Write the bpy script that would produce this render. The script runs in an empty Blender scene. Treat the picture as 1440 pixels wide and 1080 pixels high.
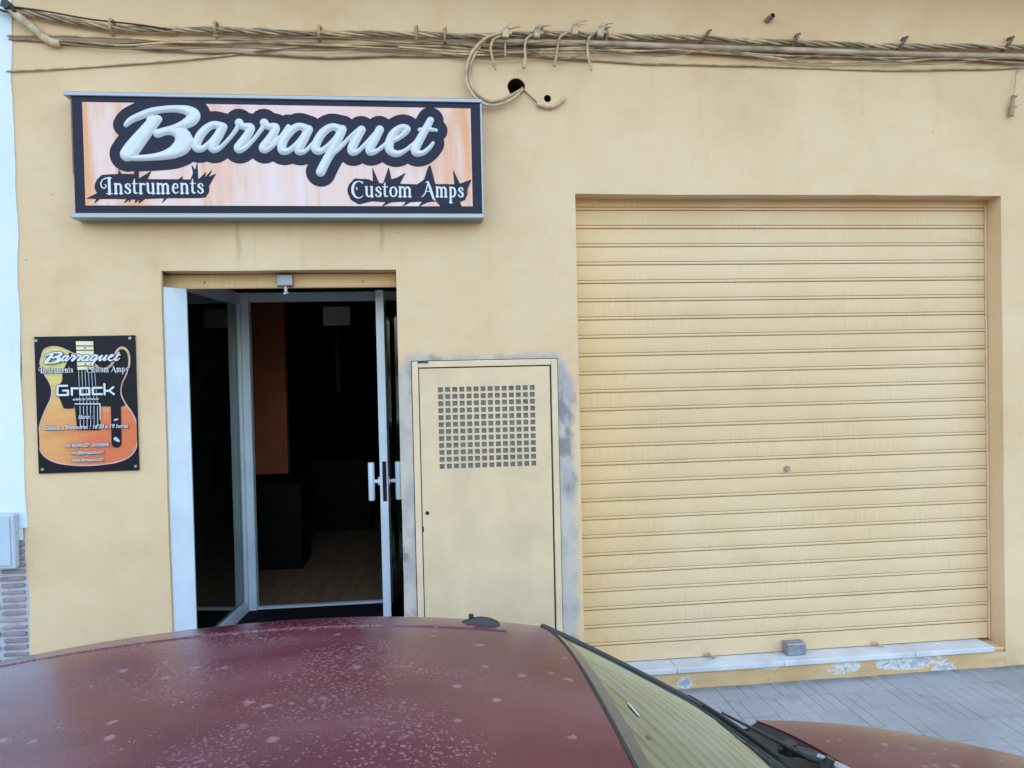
import bpy, bmesh, math, random
import numpy as np
from mathutils import Vector, Matrix, noise as mnoise

random.seed(7)
SC = bpy.context.scene
COL = SC.collection
R_ = math.radians

# ------------------------------------------------------------------ camera
CAM_D, CAM_H = 4.2, 1.84
YAW, PITCH, ROLL, FPX = R_(6.53), R_(-1.105), R_(1.253), 1080.0
def cam_axes():
    f = Vector((math.sin(YAW)*math.cos(PITCH), math.cos(YAW)*math.cos(PITCH), math.sin(PITCH)))
    r0 = f.cross(Vector((0, 0, 1))).normalized(); d0 = f.cross(r0)
    return math.cos(ROLL)*r0+math.sin(ROLL)*d0, -math.sin(ROLL)*r0+math.cos(ROLL)*d0, f
CR, CDN, CF = cam_axes()
cam = bpy.data.cameras.new('camera'); cam_o = bpy.data.objects.new('camera', cam); COL.objects.link(cam_o)
cam.sensor_width = 36.0; cam.lens = 36.0*FPX/1440.0; cam.clip_start = 0.05; cam.clip_end = 2000
cam_o.matrix_world = Matrix(((CR.x, -CDN.x, -CF.x, 0), (CR.y, -CDN.y, -CF.y, -CAM_D), (CR.z, -CDN.z, -CF.z, CAM_H), (0, 0, 0, 1)))
SC.camera = cam_o

# ------------------------------------------------------------------ sky, sun, exposure
SUN_EL, SUN_AZ = R_(38), R_(168)   # behind the shop: the street is in open shade
w = bpy.data.worlds.new('World'); SC.world = w; w.use_nodes = True
nt = w.node_tree; nt.nodes.clear()
so = nt.nodes.new('ShaderNodeOutputWorld'); sb = nt.nodes.new('ShaderNodeBackground'); st = nt.nodes.new('ShaderNodeTexSky')
st.sky_type = 'NISHITA'; st.sun_disc = False; st.sun_elevation = SUN_EL; st.sun_rotation = math.pi+SUN_AZ
st.air_density = 1.5; st.dust_density = 5.0; st.ozone_density = 1.2
sb.inputs['Strength'].default_value = 0.15
nt.links.new(st.outputs[0], sb.inputs['Color']); nt.links.new(sb.outputs[0], so.inputs['Surface'])
sl = bpy.data.lights.new('sun', 'SUN'); sl.energy = 2.5; sl.angle = R_(0.5); sl.color = (1.0, 0.95, 0.87)
so_ = bpy.data.objects.new('sun', sl); COL.objects.link(so_)
sdir = Vector((-math.sin(SUN_AZ)*math.cos(SUN_EL), -math.cos(SUN_AZ)*math.cos(SUN_EL), math.sin(SUN_EL)))
so_.rotation_euler = sdir.to_track_quat('Z', 'Y').to_euler(); so_.location = (0, 6, 14)
SC.view_settings.view_transform = 'Standard'; SC.view_settings.look = 'None'
SC.view_settings.exposure = 2.72; SC.view_settings.gamma = 1.0; SC.view_settings.use_curve_mapping = False

# ------------------------------------------------------------------ layout helpers
def ray(px, py):
    return CR*((px-720)/FPX)+CDN*((py-540)/FPX)+CF
def W(px, py, Y=0.0):
    v = ray(px, py); t = (CAM_D+Y)/v.y
    return t*v.x, CAM_H+t*v.z
def WV(px, py, Y=0.0):
    x, z = W(px, py, Y); return Vector((x, Y, z))

# ------------------------------------------------------------------ materials
class NT:
    def __init__(s, name):
        s.m = bpy.data.materials.new(name); s.m.use_nodes = True
        s.t = s.m.node_tree; s.t.nodes.clear()
        s.out = s.t.nodes.new('ShaderNodeOutputMaterial')
        s._pos = None
    def n(s, typ, **kw):
        nd = s.t.nodes.new(typ)
        for k, v in kw.items(): setattr(nd, k, v)
        return nd
    def l(s, a, b): s.t.links.new(a, b)
    def put(s, sock, v):
        if hasattr(v, 'is_output') or isinstance(v, bpy.types.NodeSocket): s.l(v, sock)
        elif isinstance(v, (tuple, list)) and len(v) == 3 and sock.type == 'RGBA': sock.default_value = (*v, 1)
        else: sock.default_value = v
    def pos(s):
        if s._pos is None: s._pos = s.n('ShaderNodeNewGeometry').outputs['Position']
        return s._pos
    def obj(s): return s.n('ShaderNodeTexCoord').outputs['Object']
    def xyz(s, v=None):
        nd = s.n('ShaderNodeSeparateXYZ'); s.l(v or s.pos(), nd.inputs[0]); return nd.outputs
    def mapv(s, v, scale=(1, 1, 1), loc=(0, 0, 0)):
        nd = s.n('ShaderNodeMapping'); s.l(v, nd.inputs['Vector'])
        nd.inputs['Scale'].default_value = scale; nd.inputs['Location'].default_value = loc
        return nd.outputs[0]
    def math(s, op, a, b=0.0, c=0.0, clamp=False):
        nd = s.n('ShaderNodeMath', operation=op, use_clamp=clamp)
        for i, v in enumerate((a, b, c)): s.put(nd.inputs[i], v)
        return nd.outputs[0]
    def noise(s, v, scale, detail=4.0, rough=0.55, dist=0.0):
        nd = s.n('ShaderNodeTexNoise'); s.l(v, nd.inputs['Vector'])
        nd.inputs['Scale'].default_value = scale; nd.inputs['Detail'].default_value = detail
        nd.inputs['Roughness'].default_value = rough; nd.inputs['Distortion'].default_value = dist
        return nd.outputs[0]
    def voro(s, v, scale, feature='F1'):
        nd = s.n('ShaderNodeTexVoronoi', feature=feature); s.l(v, nd.inputs['Vector']); nd.inputs['Scale'].default_value = scale
        return nd.outputs[0]
    def ss(s, v, a, b, lo=0.0, hi=1.0):
        nd = s.n('ShaderNodeMapRange', interpolation_type='SMOOTHSTEP')
        s.put(nd.inputs[0], v)
        for i, q in enumerate((a, b, lo, hi)): s.put(nd.inputs[i+1], q)
        return nd.outputs[0]
    def mix(s, f, a, b, mode='MIX'):
        nd = s.n('ShaderNodeMix', data_type='RGBA', blend_type=mode)
        s.put(nd.inputs[0], f); s.put(nd.inputs[6], a); s.put(nd.inputs[7], b)
        return nd.outputs[2]
    def bump(s, h, strength=0.3, dist=0.002):
        nd = s.n('ShaderNodeBump'); nd.inputs['Strength'].default_value = strength
        nd.inputs['Distance'].default_value = dist; s.l(h, nd.inputs['Height']); return nd.outputs[0]
    def bsdf(s, color, rough=0.6, metal=0.0, normal=None, coat=0.0, coat_rough=0.1, spec=0.5):
        p = s.n('ShaderNodeBsdfPrincipled')
        s.put(p.inputs['Base Color'], color); s.put(p.inputs['Roughness'], rough); s.put(p.inputs['Metallic'], metal)
        s.put(p.inputs['Coat Weight'], coat); s.put(p.inputs['Coat Roughness'], coat_rough); s.put(p.inputs['Specular IOR Level'], spec)
        if normal is not None: s.l(normal, p.inputs['Normal'])
        s.l(p.outputs[0], s.out.inputs['Surface']); return s.m

def simple(name, col, rough=0.6, metal=0.0, var=0.12, scale=8.0, bump=0.15, bscale=120.0, bdist=0.001, coat=0.0, coord='pos', spec=0.5):
    t = NT(name); v = t.pos() if coord == 'pos' else t.obj()
    n = t.noise(v, scale, 5, 0.6)
    k = t.ss(n, 0.25, 0.75, 1-var, 1+var)
    c = t.mix(1.0, col, k, 'MULTIPLY')
    nb = t.noise(v, bscale, 3) if bump else None
    r = t.ss(n, 0.2, 0.8, max(0.02, rough-0.06), min(1, rough+0.08))
    return t.bsdf(c, r, metal, t.bump(nb, bump, bdist) if bump else None, coat, spec=spec)

WALL_C = (0.66, 0.465, 0.215)
def wall_material():
    t = NT('ochre_plaster'); p = t.pos(); x, y, z = t.xyz()
    base = WALL_C
    big = t.noise(p, 0.9, 5, 0.6, 0.4); med = t.noise(p, 5.0, 6, 0.65, 0.3); fine = t.noise(p, 55.0, 4, 0.6)
    c = t.mix(t.ss(big, 0.3, 0.7), (0.635, 0.418, 0.228), (0.73, 0.512, 0.308))
    c = t.mix(t.ss(med, 0.35, 0.75, 0, 0.30), c, (0.73, 0.56, 0.36))
    # vertical roller / rain marks
    vs = t.noise(t.mapv(p, (9, 9, 0.7)), 1.0, 4, 0.6)
    c = t.mix(t.ss(vs, 0.55, 0.8, 0, 0.22), c, (0.53, 0.35, 0.15))
    # drips running from the sign
    under = t.math('MULTIPLY', t.ss(z, 2.35, 2.68), t.ss(z, 2.72, 2.66))
    dr = t.noise(t.mapv(p, (26, 26, 0.35)), 1.0, 2, 0.5)
    c = t.mix(t.math('MULTIPLY', t.math('MULTIPLY', under, t.ss(x, 0.40, 0.28)), t.ss(dr, 0.6, 0.74, 0, 0.35)), c, (0.38, 0.21, 0.07))
    for px_, x_w, z0_, z1_, a_ in ((0, -.955, 2.40, 2.66, .35), (1, -.205, 2.44, 2.66, .4), (2, -.70, 2.50, 2.66, .12), (3, .12, 2.54, 2.66, .12), (4, 1.30, 3.30, 3.60, .08), (5, 2.55, 3.15, 3.58, .07)):
        wx = t.math('ADD', t.math('SUBTRACT', x, x_w), t.math('MULTIPLY', t.math('SUBTRACT', t.noise(t.mapv(p, (3, 1, 5), (px_, 0, 0)), 2.0, 4), 0.5), 0.05))
        m_ = t.math('MULTIPLY', t.ss(t.math('ABSOLUTE', wx), .020, .002), t.math('MULTIPLY', t.ss(z, z0_, z0_+.12), t.ss(z, z1_+.01, z1_-.04)))
        c = t.mix(t.math('MULTIPLY', m_, a_), c, (0.36, 0.20, 0.075))
    ve = t.n('ShaderNodeTexVoronoi', feature='DISTANCE_TO_EDGE'); nvv = t.n('ShaderNodeVectorMath', operation='ADD'); t.l(p, nvv.inputs[0])
    nzz = t.n('ShaderNodeTexNoise'); t.l(p, nzz.inputs['Vector']); nzz.inputs['Scale'].default_value = 3.0; nzz.inputs['Detail'].default_value = 6
    scc = t.n('ShaderNodeVectorMath', operation='SCALE'); t.l(nzz.outputs[1], scc.inputs[0]); scc.inputs['Scale'].default_value = 0.35; t.l(scc.outputs[0], nvv.inputs[1])
    t.l(t.mapv(nvv.outputs[0], (1, 1, 0.35)), ve.inputs['Vector']); ve.inputs['Scale'].default_value = 1.1
    ck = t.math('MULTIPLY', t.ss(ve.outputs[0], 0.0055, 0.0015), t.ss(t.noise(p, 0.8, 2), 0.50, 0.62))
    c = t.mix(t.math('MULTIPLY', ck, 0.05), c, (0.33, 0.22, 0.11))
    tro = t.noise(t.mapv(p, (1.0, 1, 2.2), (2, 0, 0)), 2.6, 5, 0.65, 0.8)
    c = t.mix(t.ss(tro, 0.52, 0.75, 0, 0.22), c, (0.56, 0.36, 0.17))
    # raw mortar around the meter cabinet
    dx = t.math('SUBTRACT', t.math('ABSOLUTE', t.math('SUBTRACT', x, 0.335)), 0.40)
    dz = t.math('SUBTRACT', t.math('ABSOLUTE', t.math('SUBTRACT', z, 0.9)), 0.995)
    d = t.math('MAXIMUM', dx, dz)
    nn = t.noise(p, 7.0, 5, 0.65, 0.5)
    lim = t.math('ADD', t.ss(nn, 0.3, 0.7, 0.012, 0.050), t.ss(z, 1.92, 1.78, 0.0, 0.055))
    mk = t.ss(t.math('SUBTRACT', d, lim), 0.022, -0.028)
    mort = t.mix(t.ss(t.noise(t.mapv(p, (1, 1, .6)), 6.0, 5, 0.65), 0.38, 0.62), (0.35, 0.32, 0.315), (0.52, 0.45, 0.385))
    dark = t.ss(t.noise(t.mapv(p, (1, 1, 0.7), (3, 1, 5)), 6.0, 4, 0.5, 0.3), 0.53, 0.62)
    mort = t.mix(dark, mort, (0.20, 0.19, 0.205))
    c = t.mix(t.math('MULTIPLY', mk, 0.9), c, mort)
    # splash dirt near the ground
    g = t.math('MULTIPLY', t.ss(z, 0.32, 0.0), t.ss(med, 0.35, 0.65))
    c = t.mix(t.math('MULTIPLY', g, 0.6), c, (0.42, 0.27, 0.13))
    # pin holes and chips
    vo = t.voro(p, 4.5); c = t.mix(t.ss(vo, 0.022, 0.012, 0, 0.75), c, (0.22, 0.14, 0.07))
    h = t.math('ADD', t.math('ADD', t.math('MULTIPLY', fine, 0.6), t.math('MULTIPLY', med, 1.6)), t.math('ADD', t.math('MULTIPLY', tro, 3.0), t.math('MULTIPLY', ck, -0.2)))
    return t.bsdf(c, 0.85, 0, t.bump(h, 0.35, 0.004), spec=0.25)

def shutter_material(name='ochre_shutter_paint'):
    t = NT(name); p = t.pos(); x, y, z = t.xyz()
    st = t.noise(t.mapv(p, (75, 1, 7)), 1.0, 3, 0.7)
    pat = t.noise(t.mapv(p, (2.2, 1, 4)), 1.0, 4, 0.6)
    big = t.noise(p, 1.1, 4, 0.6, 0.3)
    c = t.mix(t.ss(big, 0.3, 0.7), (0.665, 0.445, 0.236), (0.72, 0.507, 0.300))
    c = t.mix(t.ss(x, 1.5, 0.85, 0, 0.5), c, (0.78, 0.49, 0.20))
    k = t.math('MULTIPLY', t.ss(st, 0.52, 0.66, 0, 1), t.ss(pat, 0.42, 0.6, 0, 0.28))
    c = t.mix(k, c, (0.82, 0.61, 0.36))
    k2 = t.math('MULTIPLY', t.ss(st, 0.46, 0.36, 0, 1), t.ss(pat, 0.45, 0.62, 0, 0.25))
    c = t.mix(k2, c, (0.50, 0.34, 0.15))
    vo = t.voro(p, 5.0); c = t.mix(t.ss(vo, 0.024, 0.012, 0, 0.6), c, (0.3, 0.2, 0.1))
    gr = t.noise(t.mapv(p, (1.4, 1, 5)), 1.6, 5, 0.65); c = t.mix(t.ss(gr, 0.54, 0.74, 0, 0.28), c, (0.47, 0.32, 0.16))
    rib = t.noise(t.mapv(p, (120, 1, 6)), 1.0, 2, 0.6)
    return t.bsdf(c, 0.55, 0, t.bump(t.math('ADD', rib, st), 0.22, 0.002), spec=0.35)

def riser_material():
    t = NT('peeling_ochre_riser'); p = t.pos()
    big = t.noise(p, 2.5, 4, 0.6); c = t.mix(t.ss(big, 0.35, 0.65), (0.55, 0.34, 0.155), (0.62, 0.42, 0.225))
    pe = t.noise(t.mapv(p, (1, 1, 1.6), (1.7, 0, 0)), 5.5, 6, 0.6, 0.2)
    x, y, z = t.xyz()
    md = None
    for cx, cz, hx, hz in ((2.385, .072, .085, .042), (2.80, .070, .19, .040), (1.44, .035, .045, .030), (3.02, .018, .07, .02), (1.93, .088, .05, .012)):
        dx = t.math('DIVIDE', t.math('SUBTRACT', x, cx), hx); dz = t.math('DIVIDE', t.math('SUBTRACT', z, cz), hz)
        q = t.math('ADD', t.math('MULTIPLY', dx, dx), t.math('MULTIPLY', dz, dz)); md = q if md is None else t.math('MINIMUM', md, q)
    pn = t.noise(t.mapv(p, (1, 1, 1.6)), 13, 7, 0.75, 0.6)
    pe = t.math('ADD', t.math('MULTIPLY', t.math('SUBTRACT', 1.0, md), 0.075), t.math('ADD', pn, 0.05))
    pe = t.math('MULTIPLY', pe, t.ss(md, 3.2, 1.4))
    c = t.mix(t.ss(pe, 0.50, 0.53), c, (0.62, 0.60, 0.56))
    c = t.mix(t.ss(pe, 0.60, 0.63), c, (0.36, 0.37, 0.40))
    d = t.noise(p, 30, 4); c = t.mix(t.ss(d, 0.62, 0.72, 0, 0.6), c, (0.30, 0.22, 0.15))
    return t.bsdf(c, 0.85, 0, t.bump(t.math('SUBTRACT', t.noise(p, 40, 4), t.ss(pe, 0.5, 0.53)), 0.5, 0.004), spec=0.2)

def paint_material():
    t = NT('weathered_burgundy_paint'); p = t.pos(); x, y, z = t.xyz()
    big = t.noise(t.mapv(p, (1, 1.6, 1)), 1.6, 3, 0.5, 0.0)
    c = t.mix(t.ss(big, 0.3, 0.7), (0.064, 0.010, 0.020), (0.102, 0.020, 0.030))
    # dull, chalky clouds of tired lacquer
    cl = t.noise(t.mapv(p, (1.0, 2.2, 1)), 2.6, 2.0, 0.45)
    chalk = t.ss(cl, 0.30, 0.75, 0, 0.40)
    c = t.mix(chalk, c, (0.17, 0.07, 0.085))
    # dried water spots, of two sizes, denser in some fields
    field = t.noise(t.mapv(p, (1, 1.4, 1), (3.3, 1.2, 0)), 3.4, 4, 0.6, 0.3)
    field = t.math('MULTIPLY', field, t.ss(x, 0.22, -0.12, 0.72, 1.08))
    wob = t.mapv(p, (1, 1, 1))
    nv = t.n('ShaderNodeVectorMath', operation='ADD'); t.l(wob, nv.inputs[0])
    nz = t.n('ShaderNodeTexNoise'); t.l(p, nz.inputs['Vector']); nz.inputs['Scale'].default_value = 45; nz.inputs['Detail'].default_value = 3
    sc = t.n('ShaderNodeVectorMath', operation='SCALE'); t.l(nz.outputs[1], sc.inputs[0]); sc.inputs['Scale'].default_value = 0.022
    t.l(sc.outputs[0], nv.inputs[1]); pv = nv.outputs[0]
    v1 = t.voro(pv, 62); v2 = t.voro(pv, 125); v3 = t.voro(t.mapv(pv, (1, 1, 1), (5, 2, 0)), 15)
    s1 = t.ss(v1, t.ss(field, 0.40, 0.62, 0.02, 0.36), 0.0, 0, 0.42)
    s2 = t.ss(v2, t.ss(field, 0.38, 0.60, 0.06, 0.44), 0.0, 0, 0.5)
    s3 = t.ss(v3, 0.19, 0.05, 0, 0.5)
    sp = t.math('MAXIMUM', t.math('MAXIMUM', s1, s2), s3)
    c = t.mix(sp, c, (0.36, 0.235, 0.25))
    r = t.math('ADD', t.math('MULTIPLY', chalk, 0.25), t.math('MULTIPLY', sp, 0.40))
    r = t.math('ADD', r, 0.20, clamp=True)
    h = t.noise(p, 350, 2)
    return t.bsdf(c, r, 0.0, t.bump(h, 0.04, 0.0005), 0.10, 0.17, spec=0.36)

def glass_material(name, tint=(0.9, 0.95, 0.93), ior=1.5, dirt=0.03, rough=0.01):
    t = NT(name); p = t.pos()
    tr = t.n('ShaderNodeBsdfTransparent'); tr.inputs[0].default_value = (*tint, 1)
    gl = t.n('ShaderNodeBsdfGlossy'); gl.inputs['Roughness'].default_value = rough; gl.inputs[0].default_value = (0.80, 0.90, 0.85, 1)
    fr = t.n('ShaderNodeFresnel'); fr.inputs['IOR'].default_value = ior
    two = t.math('DIVIDE', t.math('MULTIPLY', fr.outputs[0], 2.0), t.math('ADD', fr.outputs[0], 1.0))   # both faces of the pane
    m1 = t.n('ShaderNodeMixShader'); t.l(two, m1.inputs[0]); t.l(tr.outputs[0], m1.inputs[1]); t.l(gl.outputs[0], m1.inputs[2])
    df = t.n('ShaderNodeBsdfDiffuse'); df.inputs[0].default_value = (0.33, 0.40, 0.33, 1)
    d = t.noise(p, 6, 5, 0.6); sp = t.voro(p, 26)
    f = t.math('MAXIMUM', t.ss(d, 0.3, 0.75, 0.0, dirt*2), t.ss(sp, 0.09, 0.05, 0, dirt*3))
    m2 = t.n('ShaderNodeMixShader'); t.l(f, m2.inputs[0]); t.l(m1.outputs[0], m2.inputs[1]); t.l(df.outputs[0], m2.inputs[2])
    t.l(m2.outputs[0], t.out.inputs['Surface']); return t.m

def sign_print_material():
    t = NT('sign_wood_print'); p = t.pos(); x, y, z = t.xyz()
    g = t.noise(t.mapv(p, (5.2, 1, 0.5)), 1.0, 5, 0.62, 0.9)
    c = t.mix(t.ss(g, 0.3, 0.62), (0.76, 0.58, 0.555), (0.76, 0.50, 0.42))
    c = t.mix(t.ss(g, 0.55, 0.72, 0, 0.8), c, (0.70, 0.31, 0.14))
    e = t.math('MAXIMUM', t.ss(x, -1.1, -1.68), t.ss(x, -0.35, 0.28))
    n2 = t.noise(t.mapv(p, (7, 1, 0.9), (3, 0, 0)), 1.0, 4, 0.6, 0.6)
    c = t.mix(t.math('MULTIPLY', e, t.ss(n2, 0.40, 0.66, 0, 0.9)), c, (0.72, 0.30, 0.10))
    lines = t.noise(t.mapv(p, (60, 1, 1.2)), 1.0, 2, 0.5)
    c = t.mix(t.ss(lines, 0.6, 0.75, 0, 0.25), c, (0.62, 0.34, 0.2))
    return t.bsdf(c, 0.35, 0, None, 0.0, spec=0.4)

def guitar_print_material():
    t = NT('guitar_body_print'); p = t.pos(); x, y, z = t.xyz()
    k = t.math('ADD', t.ss(z, 1.98, 1.52), t.math('MULTIPLY', t.ss(x, -1.98, -1.5), 0.55))
    g = t.noise(t.mapv(p, (1, 1, 9)), 5, 4, 0.6)
    k = t.math('ADD', k, t.ss(g, 0.3, 0.7, -0.1, 0.1))
    c = t.mix(t.ss(k, 0.15, 0.85), (0.66, 0.52, 0.16), (0.70, 0.33, 0.11))
    c = t.mix(t.ss(k, 0.85, 1.45), c, (0.66, 0.15, 0.06))
    return t.bsdf(c, 0.35, 0, None, 0, spec=0.4)

def wood_floor_material():
    t = NT('shop_wood_floor'); p = t.pos()
    g = t.noise(t.mapv(p, (22, 2, 1)), 1.0, 5, 0.6, 0.3)
    c = t.mix(t.ss(g, 0.3, 0.7), (0.20, 0.10, 0.05), (0.34, 0.185, 0.10))
    return t.bsdf(c, 0.4, 0, None)

def paving_material():
    t = NT('grey_paving_concrete'); p = t.pos()
    a = t.noise(p, 1.4, 5, 0.6); b = t.noise(p, 14, 5, 0.65); f = t.noise(p, 160, 3)
    oi = t.n('ShaderNodeObjectInfo').outputs['Random']
    c = t.mix(t.ss(a, 0.3, 0.7), (0.285, 0.285, 0.285), (0.35, 0.345, 0.34))
    c = t.mix(t.ss(b, 0.5, 0.72, 0, 0.35), c, (0.19, 0.188, 0.186))
    c = t.mix(1.0, c, t.ss(oi, 0, 1, 0.95, 1.04), 'MULTIPLY')
    vo = t.voro(p, 7); c = t.mix(t.ss(vo, 0.035, 0.02, 0, 0.7), c, (0.15, 0.14, 0.13))
    st_ = t.noise(p, 3.3, 6, 0.7, 0.6); c = t.mix(t.ss(st_, 0.55, 0.72, 0, 0.4), c, (0.21, 0.205, 0.20)); x, y, z = t.xyz(); c = t.mix(t.math('MULTIPLY', t.ss(y, -.10, -.01), t.ss(t.noise(p, 9, 4), 0.3, 0.6, 0.2, 0.8)), c, (0.17, 0.155, 0.14))
    return t.bsdf(c, 0.82, 0, t.bump(t.math('ADD', f, b), 0.3, 0.002), spec=0.3)

def white_wall_material():
    t = NT('white_house_plaster'); p = t.pos()
    a = t.noise(p, 1.5, 5, 0.6); f = t.noise(p, 60, 4, 0.6)
    c = t.mix(t.ss(a, 0.3, 0.7), (0.60, 0.66, 0.72), (0.68, 0.72, 0.76))
    d = t.noise(t.mapv(p, (8, 8, 0.8)), 1.0, 4, 0.6); c = t.mix(t.ss(d, 0.6, 0.8, 0, 0.25), c, (0.5, 0.5, 0.5))
    return t.bsdf(c, 0.85, 0, t.bump(f, 0.3, 0.003), spec=0.2)

M = {}
M['wall'] = wall_material(); M['shutter'] = shutter_material(); M['riser'] = riser_material()
M['paint'] = paint_material(); M['sign_print'] = sign_print_material(); M['guitar'] = guitar_print_material()
M['floor'] = wood_floor_material(); M['paving'] = paving_material(); M['white_wall'] = white_wall_material()
M['cable'] = simple('ochre_painted_cable', (0.45, 0.31, 0.17), 0.6, var=0.55, scale=10, bump=0.3, bscale=90)
M['cable_pale'] = simple('pale_painted_cable', (0.50, 0.375, 0.235), 0.6, var=0.4, scale=18)
M['conduit'] = simple('painted_conduit', (0.37, 0.27, 0.175), 0.55, var=0.4, scale=9)
M['cable_grey'] = simple('grimy_cable', (0.28, 0.195, 0.115), 0.65, var=0.5, scale=12, bump=0.3, bscale=90)
M['black_cable'] = simple('black_cable', (0.02, 0.02, 0.02), 0.5)
M['alu'] = simple('sign_aluminium', (0.31, 0.32, 0.34), 0.4, 0.6, var=0.08, scale=20, bump=0.05)
M['white_alu'] = simple('white_lacquered_aluminium', (0.66, 0.72, 0.78), 0.35, 0.0, var=0.08, scale=4, bump=0.0)
M['grey_metal'] = simple('grey_zinc_metal', (0.29, 0.30, 0.33), 0.42, 0.5, var=0.15, scale=30)
M['navy'] = simple('sign_navy_black', (0.012, 0.012, 0.030), 0.35, var=0.1, bump=0, spec=0.18)
M['black_print'] = simple('black_plaque', (0.008, 0.007, 0.012), 0.4, var=0.1, bump=0, spec=0.2)
M['white_print'] = simple('white_print', (0.60, 0.61, 0.625), 0.4, var=0.04, bump=0)
M['white_letter'] = simple('white_raised_letter', (0.60, 0.615, 0.63), 0.35, var=0.04, bump=0)
M['cream_print'] = simple('cream_print', (0.74, 0.66, 0.42), 0.4, var=0.08, bump=0)
M['brown_print'] = simple('brown_print', (0.25, 0.10, 0.05), 0.4, var=0.08, bump=0)
M['silver_print'] = simple('silver_print', (0.50, 0.50, 0.55), 0.4, var=0.08, bump=0)
M['pink_print'] = simple('pink_outline_print', (0.62, 0.38, 0.34), 0.4, var=0.2, bump=0)
M['cabinet'] = simple('cabinet_cream_paint', (0.665, 0.475, 0.285), 0.5, var=0.10, scale=3.5, bump=0.2, bscale=45)
M['cabinet_frame'] = simple('cabinet_frame_paint', (0.68, 0.50, 0.315), 0.55, var=0.10, scale=6, bump=0.2, bscale=60)
M['grille_back'] = simple('grille_mesh_backing', (0.19, 0.172, 0.155), 0.7, var=0.65, scale=160, bump=0.4, bscale=400)
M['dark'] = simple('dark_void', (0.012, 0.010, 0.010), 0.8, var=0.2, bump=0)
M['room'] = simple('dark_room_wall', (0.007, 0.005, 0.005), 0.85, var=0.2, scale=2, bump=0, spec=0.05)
M['orange_wall'] = simple('orange_room_wall', (0.42, 0.115, 0.045), 0.8, var=0.25, scale=2, bump=0)
M['mat'] = simple('black_rubber_mat', (0.010, 0.010, 0.012), 0.8, spec=0.1)
M['paper'] = simple('paper_notice', (0.40, 0.38, 0.32), 0.8, var=0.05, bump=0)
M['rubber'] = simple('black_rubber', (0.018, 0.018, 0.019), 0.5, var=0.25, scale=20)
M['plastic'] = simple('black_cowl_plastic', (0.022, 0.022, 0.025), 0.38, var=0.3, scale=15)
M['wiper_metal'] = simple('wiper_grey_metal', (0.40, 0.39, 0.40), 0.4, 0.4)
M['glass'] = glass_material('shop_glass', (0.55, 0.57, 0.58), 1.45, 0.008)
M['car_glass'] = glass_material('windscreen_glass', (0.30, 0.36, 0.31), 1.9, 0.14, 0.012)
M['side_glass'] = glass_material('car_side_glass', (0.22, 0.25, 0.24), 1.5, 0.03)
M['sill'] = simple('white_marble_sill', (0.57, 0.565, 0.56), 0.5, var=0.16, scale=5, bump=0.2)
M['brick'] = simple('mauve_brick', (0.27, 0.205, 0.235), 0.85, var=0.35, scale=9, bump=0.4, bscale=90, bdist=0.002)
M['mortar'] = simple('grey_brick_mortar', (0.47, 0.45, 0.47), 0.9, var=0.15, scale=20, bump=0.4)
M['box_grey'] = simple('blue_grey_box_plastic', (0.42, 0.48, 0.55), 0.5, var=0.06)
M['cap'] = simple('pale_cap_stone', (0.58, 0.57, 0.58), 0.75)
M['asphalt'] = simple('asphalt', (0.055, 0.055, 0.056), 0.9, var=0.25, scale=3, bump=0.6, bscale=220, bdist=0.004)
M['kerb'] = simple('granite_kerb', (0.32, 0.32, 0.31), 0.8, var=0.2, scale=20)
M['tyre'] = simple('tyre_rubber', (0.02, 0.02, 0.02), 0.8)
M['rim'] = simple('steel_rim', (0.35, 0.35, 0.36), 0.4, 0.6)
M['lamp_lens'] = simple('headlamp_lens', (0.7, 0.72, 0.74), 0.1, var=0.03, bump=0, coat=0.5)
M['lamp_red'] = simple('tail_lamp_lens', (0.35, 0.02, 0.02), 0.15, var=0.03, bump=0, coat=0.5)
M['rust'] = simple('dark_rust', (0.07, 0.05, 0.045), 0.8, var=0.4, scale=60)
M['clip'] = simple('dark_clip_paint', (0.15, 0.105, 0.065), 0.6, var=0.3, scale=60)
M['hole'] = simple('shaded_bore', (0.055, 0.028, 0.022), 0.9, var=0.4, scale=40)  # darkened brown: the shade inside the bores is put into the colour
M['frit'] = simple('windscreen_shade_band', (0.05, 0.055, 0.055), 0.22, var=0.15, bump=0)
M['seat'] = simple('dark_seat_cloth', (0.035, 0.035, 0.04), 0.9)
M['dash'] = simple('grey_dashboard', (0.06, 0.06, 0.058), 0.7)
M['dropping'] = simple('bird_dropping', (0.42, 0.45, 0.43), 0.8, var=0.15)
M['wood_dark'] = simple('dark_wood', (0.008, 0.006, 0.005), 0.55, var=0.3, spec=0.08)
M['red_cloth'] = simple('dark_red_panel', (0.22, 0.06, 0.05), 0.8)

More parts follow.
